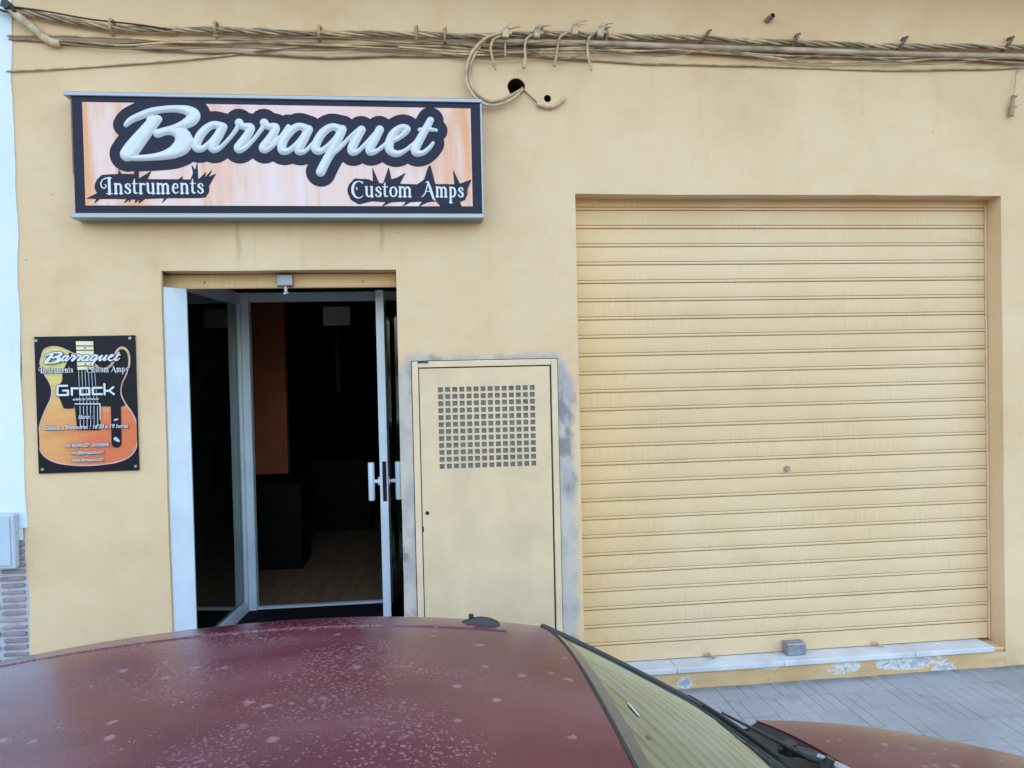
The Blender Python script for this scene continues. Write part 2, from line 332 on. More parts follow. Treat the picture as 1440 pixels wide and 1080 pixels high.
# ------------------------------------------------------------------ mesh helpers
class MB:
    def __init__(s): s.v = []; s.f = []; s.smooth = []
    def add(s, vs, fs, smooth=False):
        o = len(s.v); s.v += [tuple(q) for q in vs]
        for f in fs: s.f.append([i+o for i in f]); s.smooth.append(smooth)
        return s
    def quad(s, a, b, c, d): return s.add([a, b, c, d], [(0, 1, 2, 3)])
    def box(s, x0, x1, y0, y1, z0, z1, bev=0.0, seg=1):
        bm = bmesh.new(); bmesh.ops.create_cube(bm, size=1.0)
        for v in bm.verts: v.co = Vector(((x0+x1)/2+v.co.x*(x1-x0), (y0+y1)/2+v.co.y*(y1-y0), (z0+z1)/2+v.co.z*(z1-z0)))
        if bev > 0: bmesh.ops.bevel(bm, geom=list(bm.edges), offset=bev, segments=seg, profile=0.5, affect='EDGES')
        return s.bm(bm)
    def bm(s, bm, smooth=False, mat=None):
        bm.verts.index_update()
        s.add([(mat @ v.co if mat else v.co) for v in bm.verts], [[v.index for v in f.verts] for f in bm.faces], smooth); bm.free(); return s
    def tube(s, pts, r, n=8, caps=True, smooth=True):
        pts = [Vector(p) for p in pts]; rs = r if isinstance(r, (list, tuple)) else [r]*len(pts)
        vs = []; prev = None
        for i, p in enumerate(pts):
            t = (pts[min(i+1, len(pts)-1)]-pts[max(i-1, 0)]).normalized()
            if prev is None:
                a = t.cross(Vector((0, 1, 0)) if abs(t.y) < 0.9 else Vector((0, 0, 1))).normalized()
            else: a = (prev-t*prev.dot(t)).normalized()
            prev = a; b = t.cross(a)
            for k in range(n):
                q = 2*math.pi*k/n; vs.append(p+(a*math.cos(q)+b*math.sin(q))*rs[i])
        fs = []
        for i in range(len(pts)-1):
            for k in range(n): fs.append((i*n+k, i*n+(k+1) % n, (i+1)*n+(k+1) % n, (i+1)*n+k))
        s.add(vs, fs, smooth)
        if caps: s.add(vs[:n], [tuple(range(n-1, -1, -1))]); s.add(vs[-n:], [tuple(range(n))])
        return s
    def cyl(s, c, axis, r, h, n=16, r2=None):
        c = Vector(c); a = Vector(axis).normalized()
        return s.tube([c-a*h/2, c+a*h/2], [r, r if r2 is None else r2], n, True, True)
    def grid(s, fn, nu, nv, smooth=True):
        vs = [fn(i/nu, j/nv) for j in range(nv+1) for i in range(nu+1)]
        fs = [(j*(nu+1)+i, j*(nu+1)+i+1, (j+1)*(nu+1)+i+1, (j+1)*(nu+1)+i) for j in range(nv) for i in range(nu)]
        return s.add(vs, fs, smooth)
    def mesh(s, name, off=Vector((0, 0, 0))):
        me = bpy.data.meshes.new(name)
        me.from_pydata([Vector(v)-off for v in s.v], [], s.f); me.update()
        me.polygons.foreach_set('use_smooth', s.smooth)
        return me
WORLD = {}
def thing(name, loc, label, cat, group=None):
    o = bpy.data.objects.new(name, None); COL.objects.link(o); o.empty_display_size = 0.1
    o.location = loc; o['label'] = label; o['category'] = cat
    if group: o['group'] = group
    WORLD[o] = Vector(loc); return o
def part(name, mb, mat, parent=None, label=None, stuff=False, loc=None, fixn=False):
    base = WORLD.get(parent, Vector((0, 0, 0)))
    org = Vector(loc) if loc is not None else base
    me = mb.mesh(name, org)
    if fixn:
        bm = bmesh.new(); bm.from_mesh(me); bmesh.ops.remove_doubles(bm, verts=bm.verts, dist=1e-5)
        bmesh.ops.recalc_face_normals(bm, faces=bm.faces); bm.to_mesh(me); bm.free()
    o = bpy.data.objects.new(name, me); COL.objects.link(o); me.materials.append(M[mat])
    o.parent = parent; o.location = org-base; WORLD[o] = org
    if label: o['label'] = label
    if stuff: o['kind'] = 'stuff'
    return o
def solo(name, mb, mat, label, cat, group=None, loc=None, fixn=False):
    if loc is None:
        a = np.array(mb.v); loc = ((a[:, 0].min()+a[:, 0].max())/2, (a[:, 1].min()+a[:, 1].max())/2, a[:, 2].min())
    o = part(name, mb, mat, None, loc=loc, fixn=fixn); o['label'] = label; o['category'] = cat
    if group: o['group'] = group
    return o
def struct(name, mb, mat, loc=(0, 0, 0)):
    o = part(name, mb, mat, None, loc=loc); o['kind'] = 'structure'; return o
def inst(src, parent, loc, rot=None):
    o = src.copy(); COL.objects.link(o); o.parent = parent
    o.location = Vector(loc)-WORLD[parent]; WORLD[o] = Vector(loc)
    if rot: o.rotation_euler = rot
    return o
def smooth_path(pts, sub=6):
    P = [Vector(p) for p in pts]; out = []
    for i in range(len(P)-1):
        p0 = P[max(i-1, 0)]; p1 = P[i]; p2 = P[i+1]; p3 = P[min(i+2, len(P)-1)]
        for k in range(sub):
            t = k/sub
            out.append(0.5*((2*p1)+(p2-p0)*t+(2*p0-5*p1+4*p2-p3)*t*t+(3*p1-p0-3*p2+p3)*t**3))
    out.append(P[-1]); return out

# ---- signed-distance lettering: strokes are lists of (x, z, r); result is one clean sheet
def sdf_strokes(X, Z, strokes):
    D = np.full(X.shape, 1e9)
    for s in strokes:
        if len(s) == 1: s = [s[0], s[0]]
        for (x0, z0, r0), (x1, z1, r1) in zip(s[:-1], s[1:]):
            dx, dz = x1-x0, z1-z0; L = dx*dx+dz*dz+1e-12
            t = np.clip(((X-x0)*dx+(Z-z0)*dz)/L, 0, 1)
            D = np.minimum(D, np.hypot(X-x0-t*dx, Z-z0-t*dz)-(r0+(r1-r0)*t))
    return D
def sdf_poly(X, Z, P):
    D = np.full(X.shape, 1e9); ins = np.zeros(X.shape, bool); n = len(P)
    for i in range(n):
        x0, z0 = P[i]; x1, z1 = P[(i+1) % n]; dx, dz = x1-x0, z1-z0
        t = np.clip(((X-x0)*dx+(Z-z0)*dz)/(dx*dx+dz*dz+1e-12), 0, 1)
        D = np.minimum(D, np.hypot(X-x0-t*dx, Z-z0-t*dz))
        c = (z0 > Z) != (z1 > Z)
        with np.errstate(divide='ignore', invalid='ignore'):
            ins ^= c & (X < (x1-x0)*(Z-z0)/((z1-z0) if z1 != z0 else 1e-12)+x0)
    return np.where(ins, -D, D)
def field_sheet(fn, x0, x1, z0, z1, res, y, mb=None, dome=None):
    """marching squares over fn(X,Z)<0, a flat sheet at depth y facing -y"""
    mb = mb or MB()
    nx = int((x1-x0)/res)+2; nz = int((z1-z0)/res)+2
    xs = x0+np.arange(nx)*res; zs = z0+np.arange(nz)*res
    X, Z = np.meshgrid(xs, zs); F = fn(X, Z); S = F < 0
    cnt = S[:-1, :-1].astype(int)+S[:-1, 1:]+S[1:, :-1]+S[1:, 1:]
    def Yv(f):      # raised letters swell towards the middle of each stroke
        if dome is None: return y
        q = min(1.0, max(0.0, -f/dome[0])); return y-dome[1]*(1-(1-q)**2)
    def lerp(a, b, fa, fb):
        t = fa/(fa-fb); return (a[0]+(b[0]-a[0])*t, Yv(0.0), a[2]+(b[2]-a[2])*t)
    for j in range(nz-1):
        row = cnt[j]; i = 0
        idx = np.nonzero(row)[0]
        k = 0
        while k < len(idx):
            i = idx[k]
            if row[i] == 4 and dome is None:
                e = k
                while e+1 < len(idx) and idx[e+1] == idx[e]+1 and row[idx[e+1]] == 4: e += 1
                a, b = xs[i], xs[idx[e]+1]
                mb.quad((a, y, zs[j]), (b, y, zs[j]), (b, y, zs[j+1]), (a, y, zs[j+1])); k = e+1; continue
            f = [F[j, i], F[j, i+1], F[j+1, i+1], F[j+1, i]]
            c = [(xs[i], Yv(f[0]), zs[j]), (xs[i+1], Yv(f[1]), zs[j]), (xs[i+1], Yv(f[2]), zs[j+1]), (xs[i], Yv(f[3]), zs[j+1])]
            poly = []
            for q in range(4):
                n_ = (q+1) % 4
                if f[q] < 0: poly.append(c[q])
                if (f[q] < 0) != (f[n_] < 0): poly.append(lerp(c[q], c[n_], f[q], f[n_]))
            if len(poly) >= 3: mb.add(poly, [tuple(range(len(poly)))], dome is not None)
            k += 1
    return mb

# a small roman book hand drawn with strokes: x-height 1
TH, TN, SF = 0.105, 0.05, 0.045
def serif(x, z, w=0.17): return [(x-w, z, SF), (x+w, z, SF)]
GL = {
 'n': (0.98, [[(.2,0,TH),(.2,.95,TH)], [(.2,.72,TN),(.38,.95,.07),(.58,.93,.09),(.70,.75,TH),(.70,0,TH)], serif(.2,.03), serif(.70,.03), [(.06,.97,SF),(.2,.97,SF)]]),
 'm': (1.48, [[(.2,0,TH),(.2,.95,TH)], [(.2,.72,TN),(.36,.95,.07),(.54,.93,.09),(.66,.75,TH),(.66,0,TH)], [(.66,.72,TN),(.84,.95,.07),(1.02,.93,.09),(1.14,.75,TH),(1.14,0,TH)], serif(.2,.03), serif(.66,.03), serif(1.14,.03), [(.06,.97,SF),(.2,.97,SF)]]),
 's': (0.74, [[(.60,.74,.08),(.52,.93,TN),(.34,.97,TN),(.18,.83,.09),(.22,.64,.1),(.42,.50,TH),(.58,.34,.1),(.58,.14,.09),(.42,.02,TN),(.22,.04,TN),(.12,.22,.08)]]),
 't': (0.66, [[(.30,1.42,.03),(.26,1.15,.08),(.25,.3,TH),(.30,.08,.09),(.44,.02,TN),(.58,.12,.03)], [(.06,.97,SF),(.56,.97,SF)]]),
 'r': (0.70, [[(.2,0,TH),(.2,.95,TH)], [(.2,.66,TN),(.34,.9,.06),(.48,.97,.07),(.58,.88,.09)], serif(.2,.03), [(.06,.97,SF),(.2,.97,SF)]]),
 'u': (0.98, [[(.2,.97,TH),(.2,.28,TH),(.30,.06,.08),(.48,.03,TN),(.68,.25,TN)], [(.70,.97,TH),(.70,.0,TH)], [(.06,.99,SF),(.2,.99,SF)], [(.56,.99,SF),(.7,.99,SF)], [(.70,.03,SF),(.86,.03,SF)]]),
 'e': (0.82, [[(.18,.52,TN),(.62,.56,TN),(.62,.78,.07),(.46,.97,TN),(.28,.90,.08),(.15,.62,TH),(.16,.30,TH),(.30,.07,.08),(.50,.03,TN),(.68,.18,.04)]]),
 'o': (0.90, [[(.44,.98,TN),(.22,.85,.08),(.13,.5,TH),(.22,.14,.08),(.44,.02,TN),(.66,.14,.08),(.75,.5,TH),(.66,.85,.08),(.44,.98,TN)]]),
 'p': (0.98, [[(.2,-.55,TH),(.2,.95,TH)], [(.2,.75,TN),(.40,.97,.06),(.62,.88,.09),(.74,.5,TH),(.62,.12,.09),(.42,.02,.06),(.2,.2,TN)], serif(.2,-.55), [(.06,.97,SF),(.2,.97,SF)]]),
 'I': (1.12, [[(.72,0,.13),(.72,1.5,.13)], serif(.72,.02,.28), [(.35,1.52,SF),(.95,1.52,SF)], [(.40,1.50,SF),(.08,1.34,.05),(-.10,1.0,.06),(-.04,.68,.06),(.18,.52,.05),(.38,.62,.05),(.42,.82,.04),(.26,.9,.035)]]),
 'C': (1.28, [[(1.10,1.32,.05),(.92,1.5,.05),(.62,1.52,.05),(.30,1.32,.10),(.12,.88,.13),(.14,.40,.13),(.34,.04,.10),(.62,-.12,.05),(.92,-.06,.05),(1.12,.14,.03)], [(1.10,1.32,.04),(1.14,1.5,.03)], [(.50,.9,.05),(.55,.72,.06)]]),
 'A': (1.42, [[(.66,1.5,.05),(.48,.9,.05),(.26,.3,.05),(.06,.05,.05),(-.14,.0,.04)], [(.62,1.46,.08),(.82,.9,.12),(1.02,.3,.13),(1.16,-.12,.10),(1.36,-.34,.05)], [(.34,.52,.04),(.92,.52,.04)], [(.66,1.5,.05),(.40,1.42,.05)]]),
 ' ': (0.55, []),
}
def word(txt, x, z, h, track=1.0, slant=0.0):
    """strokes in plane units; returns strokes, width"""
    out = []; cx = 0.0
    for ch in txt:
        adv, ss = GL[ch]
        for s in ss: out.append([(x+(px+cx+slant*pz)*h*track, z+pz*h, r*h) for px, pz, r in s])
        cx += adv
    return out, cx*h*track
def fit_word(txt, x0, x1, z, h, slant=0.0):
    _, wd = word(txt, 0, 0, h); return word(txt, x0, z, h, (x1-x0)/wd, slant)[0]

# =================================================================== SETTING
PAV_X0, PAV_X1, PAV_Y0 = -9.0, 11.0, -2.02
mb = MB(); mb.grid(lambda u, v: (-150+300*u, -300+420*v, -0.125), 2, 2, False); struct('ground', mb, 'asphalt')
mb = MB(); mb.grid(lambda u, v: (-120+240*u, -11.0+8.9*v, -0.121), 12, 6, False); struct('road', mb, 'asphalt')
pav = MB(); pav.box(PAV_X0, PAV_X1, PAV_Y0+0.12, 0.6, -0.3, -0.0038); pavement = struct('pavement', pav, 'paving')
def tile_mesh(w=0.2, cuts=(0, 1, 2, 3)):
    b = MB(); h = w/2-0.0004; rw = 2*h/3; g = 0.0009
    for a, c in zip(cuts[:-1], cuts[1:]):
        x0 = -h+a*rw+(g if a else 0); x1 = -h+c*rw-(g if c < 3 else 0)
        b.add([(x0, -h, -.006), (x1, -h, -.006), (x1, h, -.006), (x0, h, -.006), (x0+.0014, -h+.001, 0), (x1-.0014, -h+.001, 0), (x1-.0014, h-.001, 0), (x0+.0014, h-.001, 0)],
              [(4, 5, 6, 7), (0, 1, 5, 4), (1, 2, 6, 5), (2, 3, 7, 6), (3, 0, 4, 7)])
    return b
t0 = {}; rest = MB(); TBS = [tile_mesh(cuts=q) for q in ((0, 1, 2, 3), (0, 1, 3), (0, 2, 3), (0, 3))]
for i in range(-12, 40):
    for j in range(9):
        cx, cy = 0.1+i*0.2, -0.10-j*0.2
        dz = random.uniform(-0.0015, 0.0015); q = random.randrange(4); tb = TBS[q]
        if 1.2 <= cx <= 6.0 and cy > -1.9 and j < 9 and (i <= 29):
            if q not in t0:
                t0[q] = part('paving_tile', MB().add([Vector(v)+Vector((cx, cy, dz)) for v in tb.v], tb.f), 'paving', pavement, loc=(cx, cy, dz))
            else:
                o = inst(t0[q], pavement, (cx, cy, dz)); o.rotation_euler = (random.uniform(-.006, .006), random.uniform(-.006, .006), random.uniform(-.004, .004))
        else: rest.add([Vector(v)+Vector((cx, cy, dz)) for v in tb.v], tb.f)
part('paving_tiles_beyond', rest, 'paving', pavement, stuff=True)
kb = MB(); kb.box(PAV_X0, PAV_X1, PAV_Y0-0.0, PAV_Y0+0.118, -0.3, -0.004, 0.012, 2); struct('kerb', kb, 'kerb')

# =================================================================== SHOP BUILDING
shop = thing('shop_building', (0.7, 0, 0), 'ochre plastered shop front with open glazed doorway and closed roller shutter', 'building')
DX0, DX1, DZ0, DZ1 = -1.350, -0.136, 0.0, 2.392
SX0, SX1, SZ1, SY = 0.856, 3.415, 2.803, 0.128
CX0, CX1, CZ1 = -0.068, 0.738, 1.897
HOLES = [(W(726, 122)[0], W(726, 122)[1], 0.0475), (W(770, 138.5)[0], W(770, 138.5)[1], 0.020)]
LX = -2.052
def wob(a, b, s=1.0): return (mnoise.noise(Vector((a*3.1, b*3.1, 4.2)))*0.006+mnoise.noise(Vector((a*11., b*11., 9.2)))*0.002)*s
def build_wall():
    b = MB()
    xs = sorted(set([LX, DX0, DX1, CX0, CX1, SX0, SX1, 16.0]+[c for h in HOLES for c in (h[0]-.09 if h[2] > .03 else h[0]-.04, h[0]+.07 if h[2] > .03 else h[0]+.04)]))
    zs = sorted(set([0.0, CZ1, DZ1, SZ1, 3.24, 3.46, 9.0]))
    def dens(a, st):
        out = [a[0]]
        for p, q in zip(a[:-1], a[1:]):
            n = max(1, int(math.ceil((q-p)/st)))
            out += [p+(q-p)*k/n for k in range(1, n+1)]
        return out
    XS, ZS = dens(xs, 0.12), dens(zs, 0.12)
    def solid(x, z):
        if DX0 < x < DX1 and z < DZ1: return False
        if SX0 < x < SX1 and z < SZ1: return False
        if CX0 < x < CX1 and z < CZ1: return False
        for hx, hz, r in HOLES:
            l, rr = (0.09, 0.07) if r > .03 else (0.04, 0.04)
            if hx-l < x < hx+rr and 3.24 < z < 3.46: return False
        return True
    edge = {}
    def vert(x, z):
        dx = dz = 0
        if abs(x-DX0) < 1e-6 and z <= DZ1+1e-6: dx = wob(x, z)
        if abs(x-LX) < 1e-6: dx = wob(x, z, 3)
        if abs(z-SZ1) < 1e-6 and SX0 <= x <= SX1: dz = wob(x, z, 1.0)
        if abs(z-DZ1) < 1e-6 and DX0 <= x <= DX1: dz = wob(x, z, .5)
        if abs(x-SX1) < 1e-6 and z < SZ1: dx = wob(x, z, .6)
        if abs(x-DX1) < 1e-6 and z < DZ1: dx = wob(x, z, .6)
        return (x+dx, 0.0, z+dz)
    for i in range(len(XS)-1):
        for j in range(len(ZS)-1):
            if solid((XS[i]+XS[i+1])/2, (ZS[j]+ZS[j+1])/2):
                b.quad(vert(XS[i], ZS[j]), vert(XS[i+1], ZS[j]), vert(XS[i+1], ZS[j+1]), vert(XS[i], ZS[j+1]))
    def reveal(a, c, depth):   # strip from front-edge points a.. to depth
        b.quad(a, (a[0], depth, a[2]), (c[0], depth, c[2]), c)
    def vrev(X, z1, depth, flip):
        zz = [z for z in ZS if z <= z1+1e-6]
        for p, q in zip(zz[:-1], zz[1:]):
            a, c = vert(X, p), vert(X, q)
            if flip: a, c = c, a
            reveal(a, c, depth)
    def hrev(Z, x0, x1, depth):
        xx = [x for x in XS if x0-1e-6 <= x <= x1+1e-6]
        for p, q in zip(xx[:-1], xx[1:]): reveal(vert(p, Z), vert(q, Z), depth)
    vrev(DX0, DZ1, 0.03, True); vrev(DX1, DZ1, 1.5, False); hrev(DZ1, DX0, DX1, 0.25)
    vrev(SX0, SZ1, 0.22, True); vrev(SX1, SZ1, 0.22, False); hrev(SZ1, SX0, SX1, 0.22)
    vrev(CX0, CZ1, 0.06, True); vrev(CX1, CZ1, 0.06, False); hrev(CZ1, CX0, CX1, 0.06)
    # wall cells round the cable holes, with the bore behind
    for hx, hz, r in HOLES:
        l, rr = (0.09, 0.07) if r > .03 else (0.04, 0.04)
        n = 28; ring = []; outer = []
        for k in range(n):
            q = 2*math.pi*k/n; ca, sa = math.cos(q), math.sin(q)
            rw = r*(1+0.07*mnoise.noise(Vector((ca*2, sa*2, r*50))))
            ring.append((hx+rw*ca, 0.0, hz+rw*sa))
            tx = (rr if ca > 0 else l)/max(abs(ca), 1e-6); tz = ((3.46-hz) if sa > 0 else (hz-3.24))/max(abs(sa), 1e-6)
            tt = min(tx, tz); outer.append((hx+tt*ca, 0.0, hz+tt*sa))
        corners = [(hx+rr, 3.46), (hx-l, 3.46), (hx-l, 3.24), (hx+rr, 3.24)]
        for k in range(n):
            k2 = (k+1) % n
            f = [ring[k], outer[k]]
            for cx_, cz_ in corners:
                a0 = math.atan2(outer[k][2]-hz, outer[k][0]-hx); a1 = math.atan2(outer[k2][2]-hz, outer[k2][0]-hx); ac = math.atan2(cz_-hz, cx_-hx)
                a0 %= 2*math.pi; a1 %= 2*math.pi; ac %= 2*math.pi
                if a1 < a0: a1 += 2*math.pi
                if a0+1e-4 < ac < a1-1e-4: f.append((cx_, 0.0, cz_))
            f += [outer[k2], ring[k2]]
            b.add(f, [tuple(range(len(f)))])
            b.quad(ring[k], ring[k2], (ring[k2][0], .16, ring[k2][2]), (ring[k][0], .16, ring[k][2]))
    return b
part('wall', build_wall(), 'wall', shop)
for hx, hz, r in HOLES:
    b = MB(); b.tube([(hx, .004, hz), (hx, .15, hz), (hx, .152, hz)], [r*.95, r*.95, .001], 24, False); part('cable_hole', b, 'hole', shop)
# projecting balcony slab over the front, and the unseen upper storey, made solid to block the sun
b = MB(); b.box(-2.06, 16, -0.55, -0.002, 4.17, 4.35, 0.01, 1)
part('balcony_slab', b, 'wall', shop)
b = MB(); b.box(-2.05, 16, 0.30, 9.0, 2.75, 9.0); b.box(3.7, 16, .31, 9, -0.1, 2.749)
part('sun_block_core', b, 'room', shop)

# ---- big roller shutter
PITCH_Z = (W(821, 907, SY)[1]*0+ (W(1098, 294, SY)[1]-W(1100, 889.5, SY)[1])/24.0)
zl_top = W(1098, 294, SY)[1]           # topmost joint line in view
zl_bot = zl_top-24*PITCH_Z              # joint above the bottom bar
b = MB(); b.box(SX0+.002, SX1-.002, SY+.031, SY+.06, .126, SZ1+.05); rs = part('roller_shutter', b, 'shutter', shop, loc=((SX0+SX1)/2, SY, .125))
b = MB(); b.box(SX0+.001, SX0+.008, SY-.012, SY+.030, .1255, SZ1, .002); part('guide_rail', b, 'shutter', rs)
b = MB(); b.box(SX1-.012, SX1-.001, SY-.012, SY+.030, .1255, SZ1, .002); part('guide_rail', b, 'shutter', rs)
def slat_profile(h):
    # (y outward negative, z) from bottom to top of one slat
    return [(.011, 0), (.011, .0042), (-.001, .0046), (-.0035, .008), (-.0035, .0150), (-.001, .0186), (.009, .0190), (.009, .0228), (-.0005, .0234), (-.0020, h*.42), (-.0022, h*.62), (-.0008, h-.006), (.000, h-.0004), (.011, h)]
def slat(h, x0, x1):
    b = MB(); pr = slat_profile(h); nx = 10
    xs = [x0+(x1-x0)*k/nx for k in range(nx+1)]
    for k in range(nx):
        for (y0, z0), (y1, z1) in zip(pr[:-1], pr[1:]):
            b.add([(xs[k], y0, z0), (xs[k+1], y0, z0), (xs[k+1], y1, z1), (xs[k], y1, z1)], [(0, 1, 2, 3)])
    return b
sx0, sx1 = SX0+.006, SX1-.014
sb_ = slat(PITCH_Z, sx0, sx1); s0 = None
SLATOFF = 0.0125
for k in range(26):
    z = zl_bot+k*PITCH_Z-SLATOFF
    dy = random.uniform(-.0010, .0010)
    if s0 is None:
        s0 = part('slat', MB().add([Vector(v)+Vector((0, SY+dy, z)) for v in sb_.v], sb_.f), 'shutter', rs, loc=(0, SY+dy, z))
    else:
        o = inst(s0, rs, (0, SY+dy, z)); o.rotation_euler = (random.uniform(-.004, .004), random.uniform(-.0003, .0003), 0)
b = MB(); b.box(sx0, sx1, SY-.004, SY+.02, .128, zl_bot-SLATOFF-.001, .003, 1)
part('bottom_bar', b, 'shutter', rs)
lx, lz = W(1106, 659, SY)
b = MB(); b.cyl((lx, SY-.006, lz), (0, 1, 0), .019, .012, 20); b.cyl((lx, SY-.016, lz), (0, 1, 0), .012, .012, 18); b.box(lx-.0015, lx+.0015, SY-.0235, SY-.0215, lz-.007, lz+.007)
part('cylinder_lock', b, 'conduit', rs)
bx0, bz0 = W(1104, 923, SY-.04); bx1, bz1 = W(1130, 907, SY-.04)
b = MB(); b.box(bx0, bx1, SY-.075, SY-.0045, .1265, .197, .006, 2); b.cyl((bx1-.03, SY-.077, .178), (0, 1, 0), .008, .006, 12)
part('floor_lock_box', b, 'grey_metal', rs)
for px in (995, 1231):
    x, z = W(px, 914, SY); b = MB(); b.tube([(x-.03, SY-.012, .145), (x, SY-.02, .15), (x+.012, SY-.035, .135), (x+.03, SY-.03, .13)], .006, 8)
    part('shutter_bolt', b, 'conduit', rs)
# sill + riser
b = MB(); sxr = 3.338
for a0, a1 in ((SX0+.01, 1.385), (1.387, 2.02), (2.022, 2.83), (2.832, sxr)):
    s = MB(); s.box(a0, a1, -.014, SY+.09, .094, .1245, .004, 2); part('sill_slab', s, 'sill', shop)
b.grid(lambda u, v: (SX0+(SX1-SX0)*u, -.001+wob(SX0+2.6*u, v, .9), .0935*v-.004), 60, 3, False)
b.box(SX0+.005, SX1-.005, .012, .3, -.01, .093)
part('riser', b, 'riser', shop)
b = MB(); b.box(sxr+.002, SX1-.001, .006, SY+.09, .0935, .112, .003); part('sill_mortar', b, 'riser', shop)
b = MB(); b.box(SX0-.1, SX1+.1, SY+.065, SY+.12, -.05, SZ1+.1); part('shutter_backing', b, 'dark', shop)

# ---- entrance
FZ = 0.20; BY = 1.32
b = MB(); b.box(-1.60, .06, .03, BY+.06, -.1, FZ); part('vestibule_floor', b, 'mat', shop)
b = MB(); b.box(DX0+.001, DX1-.001, -.01, .03, -.02, FZ-.04, .006); part('door_step', b, 'sill', shop)
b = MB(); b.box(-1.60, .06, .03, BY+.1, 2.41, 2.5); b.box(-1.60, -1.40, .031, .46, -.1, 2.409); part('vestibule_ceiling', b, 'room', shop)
# rolled up shutter edge over the door with its lock
b = MB(); b.box(-1.395, DX1-.004, .125, .155, 2.318, 2.388, .004, 2); b.box(-1.395, DX1-.004, .128, .160, 2.312, 2.324, .003)
b.box(-1.395, DX1-.004, .156, .24, 2.33, 2.405)
rb = part('door_shutter_bar', b, 'shutter', shop)
x, z = W(401, 396, .10); b = MB(); b.box(x-.042, x+.042, .082, .128, 2.318, 2.382, .006, 2); part('lock_box', b, 'grey_metal', rb)
b = MB(); b.tube([(x+.002, .10, 2.317), (x+.002, .10, 2.288)], .009, 10); b.tube([(x+.002, .10, 2.29), (x+.014, .095, 2.283), (x-.008, .09, 2.275)], .008, 8); part('lock_bolt', b, 'wiper_metal', rb)
for px in (288, 510):
    xx, _ = W(px, 395, .13); b = MB(); b.cyl((xx, .128, 2.345), (0, 1, 0), .0055, .006, 10); part('screw', b, 'dark', rb)
# white reveal panel on the left
b = MB(); b.add([(x, y, z) for z in (FZ-.1, 2.312) for x, y in ((-1.347, .031), (-1.262, .125), (-1.268, .160), (-1.39, .160), (-1.39, .031))], [(0, 1, 6, 5), (1, 2, 7, 6), (2, 3, 8, 7), (3, 4, 9, 8), (4, 0, 5, 9), (5, 6, 7, 8, 9), (4, 3, 2, 1, 0)])
part('reveal_panel', b, 'white_alu', shop)
# side window running back from the reveal to the post
def rail(b, p, q, z0, z1, w):
    p, q = Vector(p), Vector(q); d = (q-p).normalized(); n = Vector((-d.y, d.x, 0))*w/2
    vs = [(p-n).to_3d(), (q-n).to_3d(), (q+n).to_3d(), (p+n).to_3d()]
    lo = [(v.x, v.y, z0) for v in vs]; hi = [(v.x, v.y, z1) for v in vs]
    b.add(lo+hi, [(3, 2, 1, 0), (4, 5, 6, 7), (0, 1, 5, 4), (1, 2, 6, 5), (2, 3, 7, 6), (3, 0, 4, 7)])
SP, SQ = (-1.368, .19, 0), (-1.268, BY-.03, 0)
b = MB(); rail(b, SP, SQ, FZ+.001, FZ+.075, .05); rail(b, SP, SQ, 2.325, 2.405, .05)
sd_ = (Vector(SQ)-Vector(SP)).normalized(); rail(b, Vector(SP), Vector(SP)+sd_*.03, FZ+.075, 2.325, .05); rail(b, Vector(SQ)-sd_*.03, Vector(SQ), FZ+.075, 2.325, .05)
sw = part('side_window', b, 'white_alu', shop, loc=(-1.3, .9, FZ))
b = MB(); rail(b, SP, SQ, FZ+.075, 2.325, .008); part('pane', b, 'glass', sw)
# back frame: post, transom, threshold
pxl, pxr = W(336, 640, BY)[0], W(357, 640, BY)[0]
hxr = W(531, 640, BY)[0]
b = MB(); b.box(pxl, (pxl+pxr)/2-.004, BY-.025, BY+.05, FZ, 2.409, .003); b.box((pxl+pxr)/2-.002, pxr, BY-.04, BY+.04, FZ, 2.409, .004)
b.box(pxr, .05, BY-.03, BY+.04, 2.345, 2.409, .003); b.box(pxr, hxr+.03, BY-.02, BY+.03, FZ, FZ+.012, .002); b.box(hxr+.035, hxr+.085, BY-.03, BY+.04, FZ, 2.344, .003)
part('door_frame', b, 'white_alu', shop)
b = MB(); b.box(hxr+.085, .05, BY, BY+.01, FZ, 2.344); part('fixed_pane', b, 'glass', shop)
# the open leaf, edge-on to the street
ex0, ex1 = W(533.5, 640, .46)[0], W(544.5, 640, .46)[0]
P0, P1 = Vector(((ex0+ex1)/2, .46, 0)), Vector((hxr+.055, BY-.045, 0))
ew = ex1-ex0; dd = (P1-P0).normalized()
b = MB(); rail(b, P0, P0+dd*.055, FZ+.012, 2.33, ew); rail(b, P1-dd*.06, P1, FZ+.012, 2.33, ew); rail(b, P0+dd*.055, P1-dd*.06, FZ+.012, FZ+.11, ew*.94); rail(b, P0+dd*.055, P1-dd*.06, 2.25, 2.33, ew*.94)
dl = part('door', b, 'white_alu', shop, loc=(P0.x, P0.y, FZ))
b = MB(); rail(b, P0+dd*.055, P1-dd*.06, FZ+.11, 2.25, .010); part('pane', b, 'glass', dl)
b = MB(); n_ = Vector((-dd.y, dd.x, 0)); c0 = P0-dd*.0015
zt, zb_ = W(539, 649, .46)[1], W(539, 705, .46)[1]
rail(b, P0-dd*.002+Vector((.004, 0, 0)), P0+dd*.01+Vector((.004, 0, 0)), zb_, zt, ew*.5); part('lock_plate', b, 'navy', dl)
hz0, hz1 = W(522, 706, .46)[1], W(522, 652, .46)[1]
